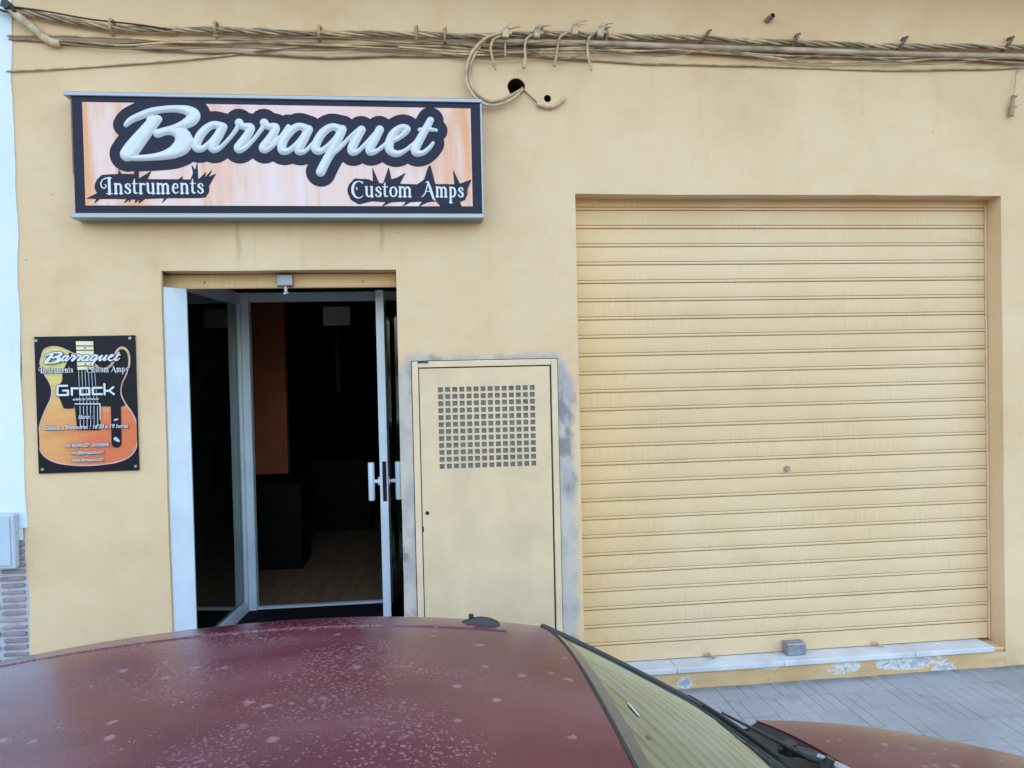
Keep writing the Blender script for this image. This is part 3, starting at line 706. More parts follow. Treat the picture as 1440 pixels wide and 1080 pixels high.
for sg in (-1, 1):
    b = MB(); c = P0+dd*.06; hx = c.x+sg*(ew/2+(.052 if sg < 0 else .064))
    b.tube([(hx, c.y, hz0), (hx, c.y, hz0+.006), (hx, c.y, hz1-.006), (hx, c.y, hz1)], [.016, .0195, .0195, .016], 14); zc = (hz0+hz1)/2
    b.cyl(((c.x+sg*ew/2+hx)/2, c.y, zc), (1, 0, 0), .011, abs(hx-c.x-sg*ew/2), 12); b.cyl((c.x+sg*(ew/2+.006), c.y, zc), (1, 0, 0), .026, .012, 16)
    part('handle', b, 'white_alu', dl)
# shop room seen through the doorway
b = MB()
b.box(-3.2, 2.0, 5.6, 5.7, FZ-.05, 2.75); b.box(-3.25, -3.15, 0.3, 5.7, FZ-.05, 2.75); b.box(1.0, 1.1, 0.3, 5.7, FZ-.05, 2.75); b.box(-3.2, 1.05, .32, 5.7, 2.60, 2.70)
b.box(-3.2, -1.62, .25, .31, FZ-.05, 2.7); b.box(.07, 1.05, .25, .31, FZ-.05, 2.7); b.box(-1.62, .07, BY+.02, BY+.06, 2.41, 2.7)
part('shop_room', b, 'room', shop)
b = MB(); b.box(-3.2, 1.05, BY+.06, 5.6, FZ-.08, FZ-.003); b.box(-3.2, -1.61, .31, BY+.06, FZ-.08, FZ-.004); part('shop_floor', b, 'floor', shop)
b = MB(); oy = 2.9; xa, xb = W(352, 550, oy)[0], W(402, 550, oy)[0]; b.box(xa-.7, xb, oy, oy+.12, FZ, 2.6); part('orange_partition', b, 'orange_wall', shop)
ctr = thing('shop_counter', (-1.0, 2.6, FZ), 'dark low cabinet at the foot of the orange partition inside the doorway', 'cabinet')
xa, xb = W(356, 700, 2.55)[0], W(428, 700, 2.55)[0]
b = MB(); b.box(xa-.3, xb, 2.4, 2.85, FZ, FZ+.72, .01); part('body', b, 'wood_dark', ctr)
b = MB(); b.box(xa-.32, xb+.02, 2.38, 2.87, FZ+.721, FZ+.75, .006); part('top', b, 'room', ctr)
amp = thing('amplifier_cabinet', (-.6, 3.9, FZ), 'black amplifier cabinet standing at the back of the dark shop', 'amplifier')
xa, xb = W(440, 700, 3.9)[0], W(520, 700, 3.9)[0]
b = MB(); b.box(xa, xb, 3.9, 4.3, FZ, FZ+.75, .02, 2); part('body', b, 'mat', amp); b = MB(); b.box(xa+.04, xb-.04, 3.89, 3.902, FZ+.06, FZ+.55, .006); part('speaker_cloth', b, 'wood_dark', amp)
nb_ = thing('hanging_notice', (W(472, 500, 2.2)[0], 2.2, 2.0), 'pale paper notice hanging inside the dark doorway', 'notice')
xa, za = W(455, 458, 2.2); xb, zb2 = W(492, 431, 2.2)
b = MB(); b.box(xa, xb, 2.19, 2.196, za, zb2, .001); part('notice_sheet', b, 'paper', nb_)
for x in (xa+.03, xb-.03): part('cord', MB().tube([(x, 2.193, zb2), (x, 2.193, 2.60)], .002, 5), 'dark', nb_)
part('ribbon', MB().box((xa+xb)/2-.02, (xa+xb)/2+.015, 2.192, 2.196, za-.55, za-.001, .001), 'wood_dark', nb_)

# ---- meter cabinet let into the wall
b = MB(); fw = .034
gx0, gx1 = CX0+.004, CX1-.004
b.box(gx0, gx0+fw, -.012, .05, .02, CZ1-.004, .003); b.box(gx1-fw, gx1, -.012, .05, .02, CZ1-.004, .003); b.box(gx0+fw+.0005, gx1-fw-.0005, -.012, .05, CZ1-.004-fw, CZ1-.004, .003)
mc = part('meter_cabinet', b, 'cabinet_frame', shop, loc=((gx0+gx1)/2, 0, 0))
dx0, dx1, dzt = gx0+fw+.005, gx1-fw-.010, CZ1-.004-fw-.006
NXH, NZH = 14, 12
hx0, hzb = W(617, 661, -.006); hx1, hzt = W(753, 540, -.006)
b = MB()
px_, pz_ = (hx1-hx0)/NXH, (hzt-hzb)/NZH; bar = .0115
yf, yb = -.0085, -.0055
xs = [dx0]; zs = [.03]
for k in range(NXH): xs += [hx0+k*px_+bar/2, hx0+(k+1)*px_-bar/2]
for k in range(NZH): zs += [hzb+k*pz_+bar/2, hzb+(k+1)*pz_-bar/2]
xs.append(dx1); zs.append(dzt)
b = MB(); g = MB()
for i in range(len(xs)-1):
    for j in range(len(zs)-1):
        hole = (i % 2 == 1) and (j % 2 == 1)
        inner = 0 < i < len(xs)-2 and 0 < j < len(zs)-2
        tgt = g if inner else b
        x0, x1, z0, z1 = xs[i], xs[i+1], zs[j], zs[j+1]
        if hole:
            for a, c in (((x0, z0), (x1, z0)), ((x1, z0), (x1, z1)), ((x1, z1), (x0, z1)), ((x0, z1), (x0, z0))):
                g.quad((a[0], yf, a[1]), (c[0], yf, c[1]), (c[0], yb, c[1]), (a[0], yb, a[1]))
        else: tgt.quad((x0, yf, z0), (x1, yf, z0), (x1, yf, z1), (x0, yf, z1))
for a, c in (((dx0, .03), (dx1, .03)), ((dx1, .03), (dx1, dzt)), ((dx1, dzt), (dx0, dzt)), ((dx0, dzt), (dx0, .03))):
    b.quad((a[0], yf, a[1]), (a[0], .03, a[1]), (c[0], .03, c[1]), (c[0], yf, c[1]))
part('cabinet_leaf', b, 'cabinet', mc); part('vent_grille', g, 'cabinet', mc)
b = MB(); b.box(hx0-.02, hx1+.02, yb+.006, yb+.010, hzb-.02, hzt+.02)
for k in range(60):   # crumpled wire gauze behind the holes
    x = random.uniform(hx0, hx1); z = random.uniform(hzb, hzt); a = random.uniform(0, 6.28); L = random.uniform(.02, .06)
    b.tube([(x, yb+.005, z), (x+L*math.cos(a)*.5, yb+.002, z+L*math.sin(a)*.5), (x+L*math.cos(a+.5), yb+.005, z+L*math.sin(a+.5))], .002, 5)
part('wire_gauze', b, 'grille_back', mc)
b = MB(); b.box(gx0+.002, gx1-.002, .051, .06, 0, CZ1-.006); part('cabinet_back', b, 'dark', mc)
x, z = W(601, 721.5, -.01); b = MB(); b.cyl((x, -.0095, z), (0, 1, 0), .0105, .004, 16); part('key_hole', b, 'dark', mc)
x, z = W(595, 744, -.01); b = MB(); b.box(x-.004, x+.004, -.012, -.007, z-.016, z+.014, .002); part('latch', b, 'dark', mc)
x, z = W(595, 509, -.01); b = MB(); b.box(x-.028, x+.028, -.0145, -.0125, z-.008, z+.006, .001); part('rust_chip', b, 'rust', mc)

# =================================================================== NEIGHBOUR HOUSE
nbh = thing('neighbour_house', (-3.5, 0, 0), 'white plastered house with mauve brick plinth left of the ochre shop', 'house')
z_cap = W(30, 760)[1]; z_cap2 = W(30, 742)[1]
b = MB()
zz = [z_cap2+(9.0-z_cap2)*k/90 for k in range(91)]
for p, q in zip(zz[:-1], zz[1:]):
    xa, xb = LX+.004+wob(7, p*.8, 3.4), LX+.004+wob(7, q*.8, 3.4)
    b.quad((-18, -.006, p), (xa, -.006, p), (xb, -.006, q), (-18, -.006, q)); b.quad((xa, -.006, p), (xa, .2, p), (xb, .2, q), (xb, -.006, q))
part('wall', b, 'white_wall', nbh)
b = MB(); b.box(-18, LX-.06, .21, 9, -.1, 9.0); part('sun_block_core', b, 'room', nbh)  # unseen solid block, added to keep the sun off the street
b = MB(); b.box(-18, LX+.04, .004, .2, 0, z_cap2+.001); part('plinth_mortar', b, 'mortar', nbh)
b = MB(); b.box(-18, LX-.012, -.016, -.0005, z_cap+.003, z_cap2-.002, .003); part('cap_course', b, 'cap', nbh)
RH = (z_cap-W(30, 930)[1])/17.6
bw = .118; nrow = int(z_cap/RH); b0 = None
for r in range(nrow):
    z = z_cap-(r+1)*RH+RH*.5; off = (0.0 if r % 2 else 0.012)
    for c in range(11):
        x1 = LX-.010-c*(bw+.012)-off*(c > 0)+random.uniform(-.002, .002)
        if b0 is None:
            s = MB(); s.box(x1-bw, x1, -.010, .003, z-RH*.27, z+RH*.27, .003)
            b0 = part('brick', s, 'brick', nbh, loc=(x1-bw/2, -.006, z))
        else:
            o = inst(b0, nbh, (x1-bw/2, -.006+random.uniform(-.002, .002), z+random.uniform(-.0015, .0015))); o.scale = (random.uniform(.93, 1.0), 1, random.uniform(.75, 1.15)); o.rotation_euler = (0, random.uniform(-.012, .012), 0)
ub0 = W(-40, 803, -.05); ub1 = W(20.5, 722, -.05)
b = MB(); b.box(ub0[0], ub1[0], -.06, -.007, ub0[1], ub1[1], .012, 3); ub = part('utility_box', b, 'box_grey', nbh)
b = MB(); b.box(ub0[0]+.02, ub1[0]-.018, -.066, -.061, ub0[1]+.02, ub1[1]-.02, .004, 2); part('box_lid', b, 'box_grey', ub)

# =================================================================== SHOP SIGN
YS = -.105
sx0_, sx1_ = W(103, 215, YS)[0], W(677, 215, YS)[0]
szt, szb = (W(103, 134, YS)[1]+W(674, 147, YS)[1])/2, (W(107, 299, YS)[1]+W(677, 301, YS)[1])/2
sign = thing('shop_sign', ((sx0_+sx1_)/2, -.05, szb), 'long light-box shop sign reading Barraquet above the doorway', 'shop sign')
b = MB(); b.box(sx0_+.004, sx1_-.004, YS+.006, -.004, szb, szt, .003); part('box_body', b, 'alu', sign)
b = MB(); b.box(sx0_-.035, sx1_+.008, YS-.012, -.002, szt+.001, szt+.022, .003); part('top_rail', b, 'alu', sign)
b = MB(); b.box(sx0_-.02, sx1_+.008, YS-.012, -.002, szb-.026, szb-.001, .003); part('bottom_rail', b, 'alu', sign)
b = MB(); b.box(sx1_-.003, sx1_+.007, YS-.008, -.003, szb, szt, .002); part('end_cap', b, 'alu', sign)
b = MB(); b.box(sx0_-.012, sx0_+.003, YS+.012, -.003, szb+.2, szt, .002); part('end_cap', b, 'brown_print', sign)
b = MB(); b.box(sx0_, sx1_, YS, YS+.005, szb, szt, .001); part('border', b, 'navy', sign)
ix0, ix1 = W(118, 215, YS)[0], W(663, 215, YS)[0]
izt = (W(118, 142, YS)[1]+W(660, 154, YS)[1])/2; izb = (W(120, 287, YS)[1]+W(664, 292, YS)[1])/2
b = MB(); b.quad((ix0, YS-.0012, izb), (ix1, YS-.0012, izb), (ix1, YS-.0012, izt), (ix0, YS-.0012, izt)); part('printed_panel', b, 'sign_print', sign)
def c1(p):   # traced on the sign face, first half
    x, z = W(80+p[0]/4.5, 110+p[1]/4.5, YS); r = p[2]/4.5*(CAM_D+YS)/FPX*1.0 if len(p) > 2 else 0
    return (x, z, r) if len(p) > 2 else (x, z)
def c2(p): return c1((p[0]+1350, *p[1:]))
LET1 = [
 [(440,297,15),(470,268,20),(530,240,23),(600,213,23),(680,199,21),(760,196,23),(830,207,30),(868,235,38),(850,270,36),(800,298,28),(740,320,22),(680,336,22),(640,350,24)],
 [(640,262,26),(600,272,30)], [(622,272,34),(592,305,38),(552,355,42),(512,405,46),(475,452,48),(450,482,44)],
 [(640,352,26),(690,338,24),(740,337,28),(790,357,44),(806,395,52),(790,435,50),(740,470,38),(670,492,26),(590,503,20),(510,507,18),(455,505,18)],
 [(860,400,14),(885,388,14)],
 [(1045,308,26),(990,297,23),(930,337,26),(893,395,27),(884,438,26),(915,450,20),(960,420,17),(1010,368,20),(1050,312,26)],
 [(1052,312,27),(1022,370,28),(992,420,28),(987,450,23),(1020,452,15),(1070,408,13),(1120,350,13),(1155,296,15)],
]
def rr(dx): return [(1155+dx,284,26),(1178+dx,307,21),(1225+dx,313,26),(1215+dx,350,26),(1180+dx,402,28),(1150+dx,442,28),(1165+dx,456,19),(1210+dx,430,13),(1262+dx,370,13),(1308+dx,308,15)]
LET1 += [rr(0), rr(158)]
LET2 = [
 [(-30,440,14),(20,410,13),(75,365,13),(110,345,16)],
 [(237,324,26),(180,307,23),(120,347,26),(82,405,27),(75,455,26),(105,465,20),(150,437,17),(205,380,20),(242,328,26)],
 [(243,326,27),(215,385,28),(187,435,28),(181,465,23),(215,468,14),(262,425,13),(300,385,13)],
 [(452,327,26),(390,310,23),(332,348,26),(297,405,27),(287,450,26),(315,465,20),(365,433,17),(420,380,20),(455,330,26)],
 [(456,326,28),(428,390,28),(392,460,28),(352,530,28),(320,595,29)],
 [(400,480,13),(445,440,13),(500,380,13),(545,340,14),(572,326,20)],
 [(578,328,26),(547,385,27),(519,440,28),(520,470,23),(555,465,15),(610,412,14),(660,358,16)],
 [(693,327,26),(662,390,27),(634,440,28),(633,468,24),(668,466,15),(715,432,13),(748,402,14)],
 [(748,404,15),(800,388,15),(848,352,18),(866,322,22),(830,313,20),(780,352,26),(755,412,28),(757,458,26),(800,480,21),(850,462,14),(900,424,13),(935,395,13)],
 [(1014,268,22),(985,322,24),(950,385,26),(921,440,28),(921,473,24),(965,475,17),(1008,442,14),(1030,412,11)],
 [(945,327,12),(1000,325,14),(1050,331,11)],
]
def smooth_stroke(s):
    P = smooth_path([Vector(p) for p in s], 4) if len(s) > 2 else s
    return [tuple(p) for p in P]
BARR = [smooth_stroke([c1(p) for p in s]) for s in LET1]+[smooth_stroke([c2(p) for p in s]) for s in LET2]
HALO = 60/4.5*(CAM_D+YS)/FPX
RES = .0034
part('lettering', field_sheet(lambda X, Z: sdf_strokes(X, Z, BARR), ix0, ix1, izb, izt+.02, RES, YS-.0046, dome=(.026, .013)), 'white_letter', sign, fixn=True)
# spiky plates behind the two small words
def dense(P): return P
plate1 = [c1(p) for p in [(185,762),(270,720),(246,690),(252,645),(285,612),(390,606),(390,575),(412,606),(490,606),(490,580),(520,580),(520,635),(600,585),(575,640),(770,640),(798,620),(795,648),(845,645),(862,600),(850,540),(875,580),(890,530),(896,640),(950,590),(935,630),(990,572),(962,625),(1010,602),(960,690),(945,755),(700,760),(660,797),(680,760),(560,765),(515,797),(525,768),(490,797),(500,768),(470,768),(455,797),(460,768),(425,797),(440,765),(275,765),(235,797),(250,765)]]
plate2 = [c2(p) for p in [(492,720),(500,670),(535,635),(625,640),(650,655),(645,560),(690,665),(715,665),(750,560),(768,640),(800,630),(858,598),(822,668),(930,672),(975,640),(955,700),(1000,560),(1015,550),(1045,670),(1165,672),(1155,575),(1200,668),(1275,640),(1250,700),(1235,770),(1200,785),(1215,818),(1150,818),(1085,820),(1050,780),(1000,785),(935,816),(960,782),(890,785),(830,816),(860,782),(770,785),(700,816),(730,785),(640,780),(560,800),(510,770)]]
part('lettering_halo', field_sheet(lambda X, Z: np.minimum(np.minimum(sdf_strokes(X, Z, BARR)-HALO, np.minimum(sdf_poly(X, Z, plate1), sdf_strokes(X, Z, [[c1((302,688,56)), c1((420,688,52))], [c1((500,700,58)), c1((905,700,56))], [c2((560,712,68)), c2((640,715,60))], [c2((1100,720,50)), c2((1200,725,48))]]))), sdf_poly(X, Z, plate2)), ix0, ix1, izb, izt, RES, YS-.0028), 'navy', sign)  # printed navy halo around the script, with the plates
def words_between(txt, a, b_, h, fold):
    (x0, z0), (x1, z1) = fold(a), fold(b_)
    s = fit_word(txt, x0, x1, z0, h)
    return [[(x, z+(z1-z0)*(x-x0)/(x1-x0), r) for x, z, r in q] for q in s]
h1 = 62/4.5*(CAM_D+YS)/FPX
INST = words_between('Instruments', (288, 733), (935, 730), h1, c1)
CUST = words_between('Custom', (515, 752), (905, 752), h1*1.02, c2)+words_between('Amps', (965, 750), (1228, 755), h1*1.02, c2)
part('small_lettering', field_sheet(lambda X, Z: sdf_strokes(X, Z, INST+CUST), ix0, ix1, izb, izb+.16, .0022, YS-.0046), 'white_print', sign)

# =================================================================== WALL PLAQUE
YP = -.012
pc = [WV(46.5, 474, YP), WV(188.5, 471, YP), WV(196.5, 661, YP), WV(55.5, 666.5, YP)]
plx0, plx1 = (pc[0].x+pc[3].x)/2, (pc[1].x+pc[2].x)/2; plz1, plz0 = (pc[0].z+pc[1].z)/2, (pc[2].z+pc[3].z)/2
plq = thing('wall_plaque', ((plx0+plx1)/2, YP, plz0), 'black plaque printed with an orange guitar, screwed to the wall left of the door', 'plaque')
b = MB(); b.box(plx0, plx1, YP, -.001, plz0, plz1, .0015); part('backing_plate', b, 'black_print', plq)
def c3(p):
    x, z = W(30+p[0]/4.911, 460+p[1]/4.911, YP); return (x, z) if len(p) < 3 else (x, z, p[2]/4.911*(CAM_D+YP)/FPX)
def loop(pts):
    P = [Vector((*c3(p), 0)) for p in pts]; n = len(P); out = []
    for i in range(n):
        p0, p1, p2, p3 = P[i-1], P[i], P[(i+1) % n], P[(i+2) % n]
        for k in range(4):
            t = k/4; q = 0.5*((2*p1)+(p2-p0)*t+(2*p0-5*p1+4*p2-p3)*t*t+(3*p1-p0-3*p2+p3)*t**3); out.append((q.x, q.y))
    return out
body = loop([(142,205),(158,158),(210,136),(270,142),(325,165),(380,188),(500,200),(512,255),(560,285),(610,270),(640,220),(655,168),(690,139),(725,150),(746,190),(748,260),(725,330),(697,390),(690,460),(722,530),(772,600),(802,680),(806,770),(786,850),(740,900),(660,932),(560,947),(450,955),(330,950),(230,930),(160,890),(125,830),(120,750),(135,660),(170,570),(206,490),(212,430),(190,370),(152,310),(132,250)])
guard = loop([(335,175),(322,235),(288,310),(284,370),(250,420),(262,480),(290,545),(300,562),(370,560),(375,546),(550,546),(630,549),(716,541),(688,470),(692,395),(718,330),(738,260),(736,195),(720,162),(690,152),(668,178),(652,232),(612,282),(560,296),(506,268),(500,200),(390,200)])
bx = lambda fn, y, res=.0022: field_sheet(fn, plx0+.01, plx1-.006, plz0+.012, plz1-.012, res, y)
e_ = .0016
part('guitar_outline', bx(lambda X, Z: np.abs(sdf_poly(X, Z, body))-.0032, YP-e_*2), 'pink_print', plq)
part('guitar_body', bx(lambda X, Z: sdf_poly(X, Z, body), YP-e_), 'guitar', plq)
part('pick_guard', bx(lambda X, Z: np.minimum(sdf_poly(X, Z, guard), sdf_poly(X, Z, [c3(p) for p in [(372,545),(548,545),(548,712),(388,712)]])), YP-e_*3), 'black_print', plq)
part('control_plate', bx(lambda X, Z: sdf_strokes(X, Z, [[c3((655,540,31)), c3((660,800,31))]]), YP-e_*3.5), 'black_print', plq)
part('neck', bx(lambda X, Z: sdf_poly(X, Z, [c3(p) for p in [(380,98),(500,98),(508,290),(392,296)]]), YP-e_*4), 'cream_print', plq)
FR = [[c3((388,y,4)), c3((498,y,4))] for y in (130,160,205,235,268)]+[[c3((445,145,6))], [c3((447,258,6))]]
part('fret_marks', bx(lambda X, Z: sdf_strokes(X, Z, FR), YP-e_*5), 'brown_print', plq)
STR = [[c3((400+k*22,300,1.6)), c3((410+k*24,535,1.6))] for k in range(6)]+[[c3((410+k*24,545,2)), c3((412+k*24,690,2))] for k in range(6)]+[[c3((375,530,4)), c3((548,530,4)), c3((550,640,3))], [c3((655,770,12)), c3((675,785,8))], [c3((650,640,6)), c3((668,636,5))]]
part('string_print', bx(lambda X, Z: sdf_strokes(X, Z, STR), YP-e_*5, .0013), 'silver_print', plq)
def shrink(strokes, a, b_):    # the sign's script again, small
    xs_ = [p[0] for s in BARR for p in s]; zs_ = [p[1] for s in BARR for p in s]
    X0, X1, Z0, Z1 = min(xs_), max(xs_), min(zs_), max(zs_)
    (u0, v0), (u1, v1) = c3(a), c3(b_); k = (u1-u0)/(X1-X0); kz = (v1-v0)/(Z1-Z0)
    return [[(u0+(x-X0)*k, v0+(z-Z0)*kz, r*(k+kz)/2) for x, z, r in s] for s in BARR]
SMB = shrink(BARR, (175, 268), (690, 168))
TXT = fit_word('Instruments', *[c3((130,318))[0], c3((365,318))[0], c3((130,318))[1], .0205])+fit_word('Custom Amps', c3((458,313))[0], c3((745,313))[0], c3((458,313))[1], .0205)
GX = {
 'G': (1.25, [[(1.0,1.25,.13),(.15,1.25,.13),(.1,.1,.13),(1.05,.1,.13),(1.05,.65,.13),(.6,.65,.1)]]),
 'r': (.75, [[(.15,.1,.13),(.15,.95,.13)], [(.15,.9,.13),(.68,.9,.13)]]),
 'o': (1.12, [[(.15,.1,.13),(.95,.1,.13),(.95,.9,.13),(.15,.9,.13),(.15,.1,.13)]]),
 'c': (1.05, [[(.95,.1,.13),(.15,.1,.13),(.15,.9,.13),(.95,.9,.13)]]),
 'k': (1.1, [[(.15,0.05,.13),(.15,1.35,.13)], [(.2,.5,.12),(.55,.5,.12),(.95,.95,.12)], [(.55,.5,.12),(.98,.05,.12)]])}
def gword(txt, x0, x1, z, h):
    tot = sum(GX[c][0] for c in txt); k = (x1-x0)/tot; out = []; cx = 0
    for c in txt:
        for s in GX[c][1]: out.append([(x0+(px+cx)*k, z+pz*h, r*h) for px, pz, r in s])
        cx += GX[c][0]
    return out
GRO = gword('Grock', c3((248,478))[0], c3((655,478))[0], c3((248,475))[1], .041)
ALLT = SMB+TXT+GRO
part('print_outline', bx(lambda X, Z: np.minimum(sdf_strokes(X, Z, SMB+GRO)-.0030, sdf_strokes(X, Z, TXT)-.0014), YP-e_*6, .0016), 'black_print', plq)  # black printed outline behind the white text
part('print_lettering', bx(lambda X, Z: sdf_strokes(X, Z, ALLT)+.0001, YP-e_*7, .0011), 'white_print', plq)
def font_text(name, txt, a, b_, mat, shear, y, off=0.0, label=None):
    cu = bpy.data.curves.new(name, 'FONT'); cu.body = txt; cu.size = 1; cu.shear = shear; cu.offset = off; cu.resolution_u = 3
    o = bpy.data.objects.new(name, cu); COL.objects.link(o)
    dg = bpy.context.evaluated_depsgraph_get(); me = bpy.data.meshes.new_from_object(o.evaluated_get(dg))
    bpy.data.objects.remove(o)
    co = np.array([v.co[:] for v in me.vertices])
    (x0, z0), (x1, z1) = c3(a), c3(b_)
    mn, mx = co.min(0), co.max(0)
    cap = .72
    m = MB(); m.add([(x0+(p[0]-mn[0])/(mx[0]-mn[0])*(x1-x0), y, z0+p[1]/cap*(z1-z0)) for p in co], [list(p.vertices) for p in me.polygons])
    bpy.data.meshes.remove(me)
    return m
for txt, a, b_ in (('electr\u00f2nica', (362,506), (540,484)), ('Horari :', (402,634), (500,602)), ('Dilluns a Divendres : 16\'30 a 19 hores', (170,710), (745,664)), ('Tel. 962941627 - 653308056', (312,830), (610,794)), ('info@barraquet.com', (350,878), (574,846)), ('www.barraquet.com', (355,928), (572,896))):
    part('print_outline', font_text('text', txt, (a[0]-3, a[1]+3), (b_[0]+3, b_[1]-2), 'black_print', .25, YP-e_*6.4, .035), 'black_print', plq)
    part('print_lettering', font_text('text', txt, a, b_, 'white_print', .25, YP-e_*7.2, .016), 'white_print', plq)
for px, py in ((51, 479), (183, 475.5), (60, 660), (191, 655.5)):
    x, z = W(px, py, YP); b = MB(); b.cyl((x, YP-.002, z), (0, 1, 0), .0075, .006, 14); part('screw', b, 'alu', plq)

# =================================================================== CABLES ALONG THE WALL
def cab(pts, r, Y=-.022, amp=.0025, sub=7, seed=0, n=7, ybow=0.0):
    P = smooth_path([WV(p[0], p[1], Y if len(p) < 3 else p[2]) for p in pts], sub)
    out = [p+Vector((0, mnoise.noise(Vector((p.x*2.3, seed*7.7, 1)))*.006, mnoise.noise(Vector((p.x*3.1, seed*3.3, 5)))*amp*2)) for p in P]
    return MB().tube(out, r, n)
def strands(pts, k, rad, r, Y, turns, name, parent, mat, seed=0):
    P = smooth_path([WV(p[0], p[1], Y) for p in pts], 14)
    for s in range(k):
        L = 0; out = []
        for i, p in enumerate(P):
            if i: L += (P[i]-P[i-1]).length
            a = 2*math.pi*(s/k)+L*turns*2*math.pi+mnoise.noise(Vector((L*1.3, seed, 0)))*2
            rr_ = rad*(0.75+0.5*mnoise.noise(Vector((L*2, s*5.0+seed, 3))))
            out.append(p+Vector((0, math.cos(a)*rr_, math.sin(a)*rr_)))
        part(name, MB().tube(out, r, 6), mat if s % 3 else 'cable_grey', parent)
tw = thing('twisted_cable', WV(720, 52, -.03), 'twisted bundle of ochre-painted cables, topmost run along the wall', 'cable')
strands([(14,12),(60,22),(110,31),(160,39),(240,42),(305,42),(450,47),(585,48),(640,51),(700,50),(760,47),(850,51),(960,53),(1000,55),(1115,60),(1265,65),(1350,65),(1470,67)], 4, .0125, .0068, -.032, 2.6, 'strand', tw, 'cable', 2)
cp = smooth_path([WV(p[0], p[1], -.030) for p in [(690,58),(760,60),(850,61.5),(960,66),(1100,70),(1270,76),(1470,81)]], 6)
solo('conduit_pipe', MB().tube(cp, .0165, 12), 'conduit', 'thick ochre-painted conduit pipe below the twisted cables on the right', 'conduit')
GRP = 'thin cables strung along the top of the wall'
runs = [
 ([(10,50),(66,50),(160,55),(300,60),(450,63),(560,64),(640,68),(720,73),(840,70),(960,72),(1060,76),(1140,80),(1240,82),(1340,80),(1470,84)], .0065, -.020),
 ([(66,56),(150,60),(250,57),(330,56),(450,61),(600,61),(700,66),(800,64),(960,70),(1080,73),(1200,76),(1470,86)], .0060, -.012),
 ([(64,57),(160,62),(240,60),(380,61),(480,64),(560,70),(640,76),(700,77),(760,70),(880,66),(1000,74),(1080,80),(1140,88),(1260,86),(1340,83),(1470,90)], .0060, -.026),
 ([(12,55),(66,58),(160,65),(320,75),(480,80),(620,78),(710,76)], .0060, -.012),
]
for k, (p, r, Y) in enumerate(runs):
    lab = ['thin ochre-painted cable directly below the twisted bundle, full width of the wall', 'thinnest ochre cable pressed flat against the wall behind the other runs', 'thin ochre cable that sags in waves under the conduit', 'thin ochre cable dipping behind the left half of the wiring towards the cable loop'][k]
    solo('cable', cab(p, r, Y, amp=.0045, seed=k+1), 'cable' if k % 2 == 0 else 'cable_grey', lab, 'cable', GRP)
solo('cable', cab([(9,99.5),(60,97),(150,92),(240,85),(330,77),(440,64),(520,62)], .0055, -.010, seed=8), 'cable_pale', 'lone thin cable slanting up from the white house towards the bundle', 'cable', GRP)
solo('cable', cab([(640,70),(700,75),(780,81),(900,89),(1050,92),(1200,97),(1330,98),(1400,97),(1470,92)], .0055, -.010, seed=9), 'cable', 'lowest thin cable sagging below all the others on the right', 'cable', GRP)
solo('cable', cab([(560,66),(640,72),(720,74),(820,74),(900,72),(1000,68),(1100,72)], .0055, -.034, seed=10), 'cable', 'short thin cable crossing in front of the middle of the bundle', 'cable', GRP)
solo('cable', cab([(-30,4),(0,7),(66,16),(130,27),(200,36,-.05),(235,41,-.04),(262,44,-.025)], .0045, -.055, seed=11), 'black_cable', 'thin black cable coming down from the white house along the twisted bundle', 'cable')
solo('cable_sleeve', MB().tube(smooth_path([WV(10,9,-.045), WV(28,25,-.045), WV(50,42,-.04), WV(70,58,-.03), WV(84,61,-.025)], 6), [.020]*13+[.019]*12, 10), 'cable_pale', 'thick pale cable sleeve bending down beside the white house', 'cable sleeve')
solo('cable', cab([(-25,2),(0,14),(12,18),(24,24)], .006, -.05, seed=12), 'black_cable', 'short dark cable end beside the iron wall anchor', 'cable')
b = MB(); p = WV(13, 10, -.04); b.cyl(p, (0, 1, 0), .022, .08, 14); b.tube([p+Vector((-.02, -.02, .02)), p+Vector((.03, -.03, -.02)), p+Vector((.05, 0, -.05))], .009, 8)
solo('wall_anchor', b, 'rubber', 'dark iron cable anchor on the edge of the white house, top left', 'anchor')
for pts_, Y_, sd, lb in (
    ([(70,60),(130,66),(220,69),(330,66),(420,72),(520,68),(600,74),(690,84),(760,79),(830,84)], -.030, 21, 'very thin loose wire sagging in scallops above the sign'),
    ([(600,56),(650,62),(690,74),(740,70),(790,83),(850,72),(930,79),(1010,70),(1090,84),(1180,76),(1290,90),(1400,82),(1470,86)], -.046, 22, 'very thin loose wire weaving across the conduit from the loop to the right'),
    ([(300,50),(380,55),(470,53),(560,60),(640,57),(700,64),(790,58),(860,68)], -.044, 23, 'very thin loose wire hugging the twisted bundle over the sign')):
    solo('loose_wire', cab(pts_, .0036, Y_, amp=.005, seed=sd), 'cable_grey', lb, 'wire', 'very thin loose wires')
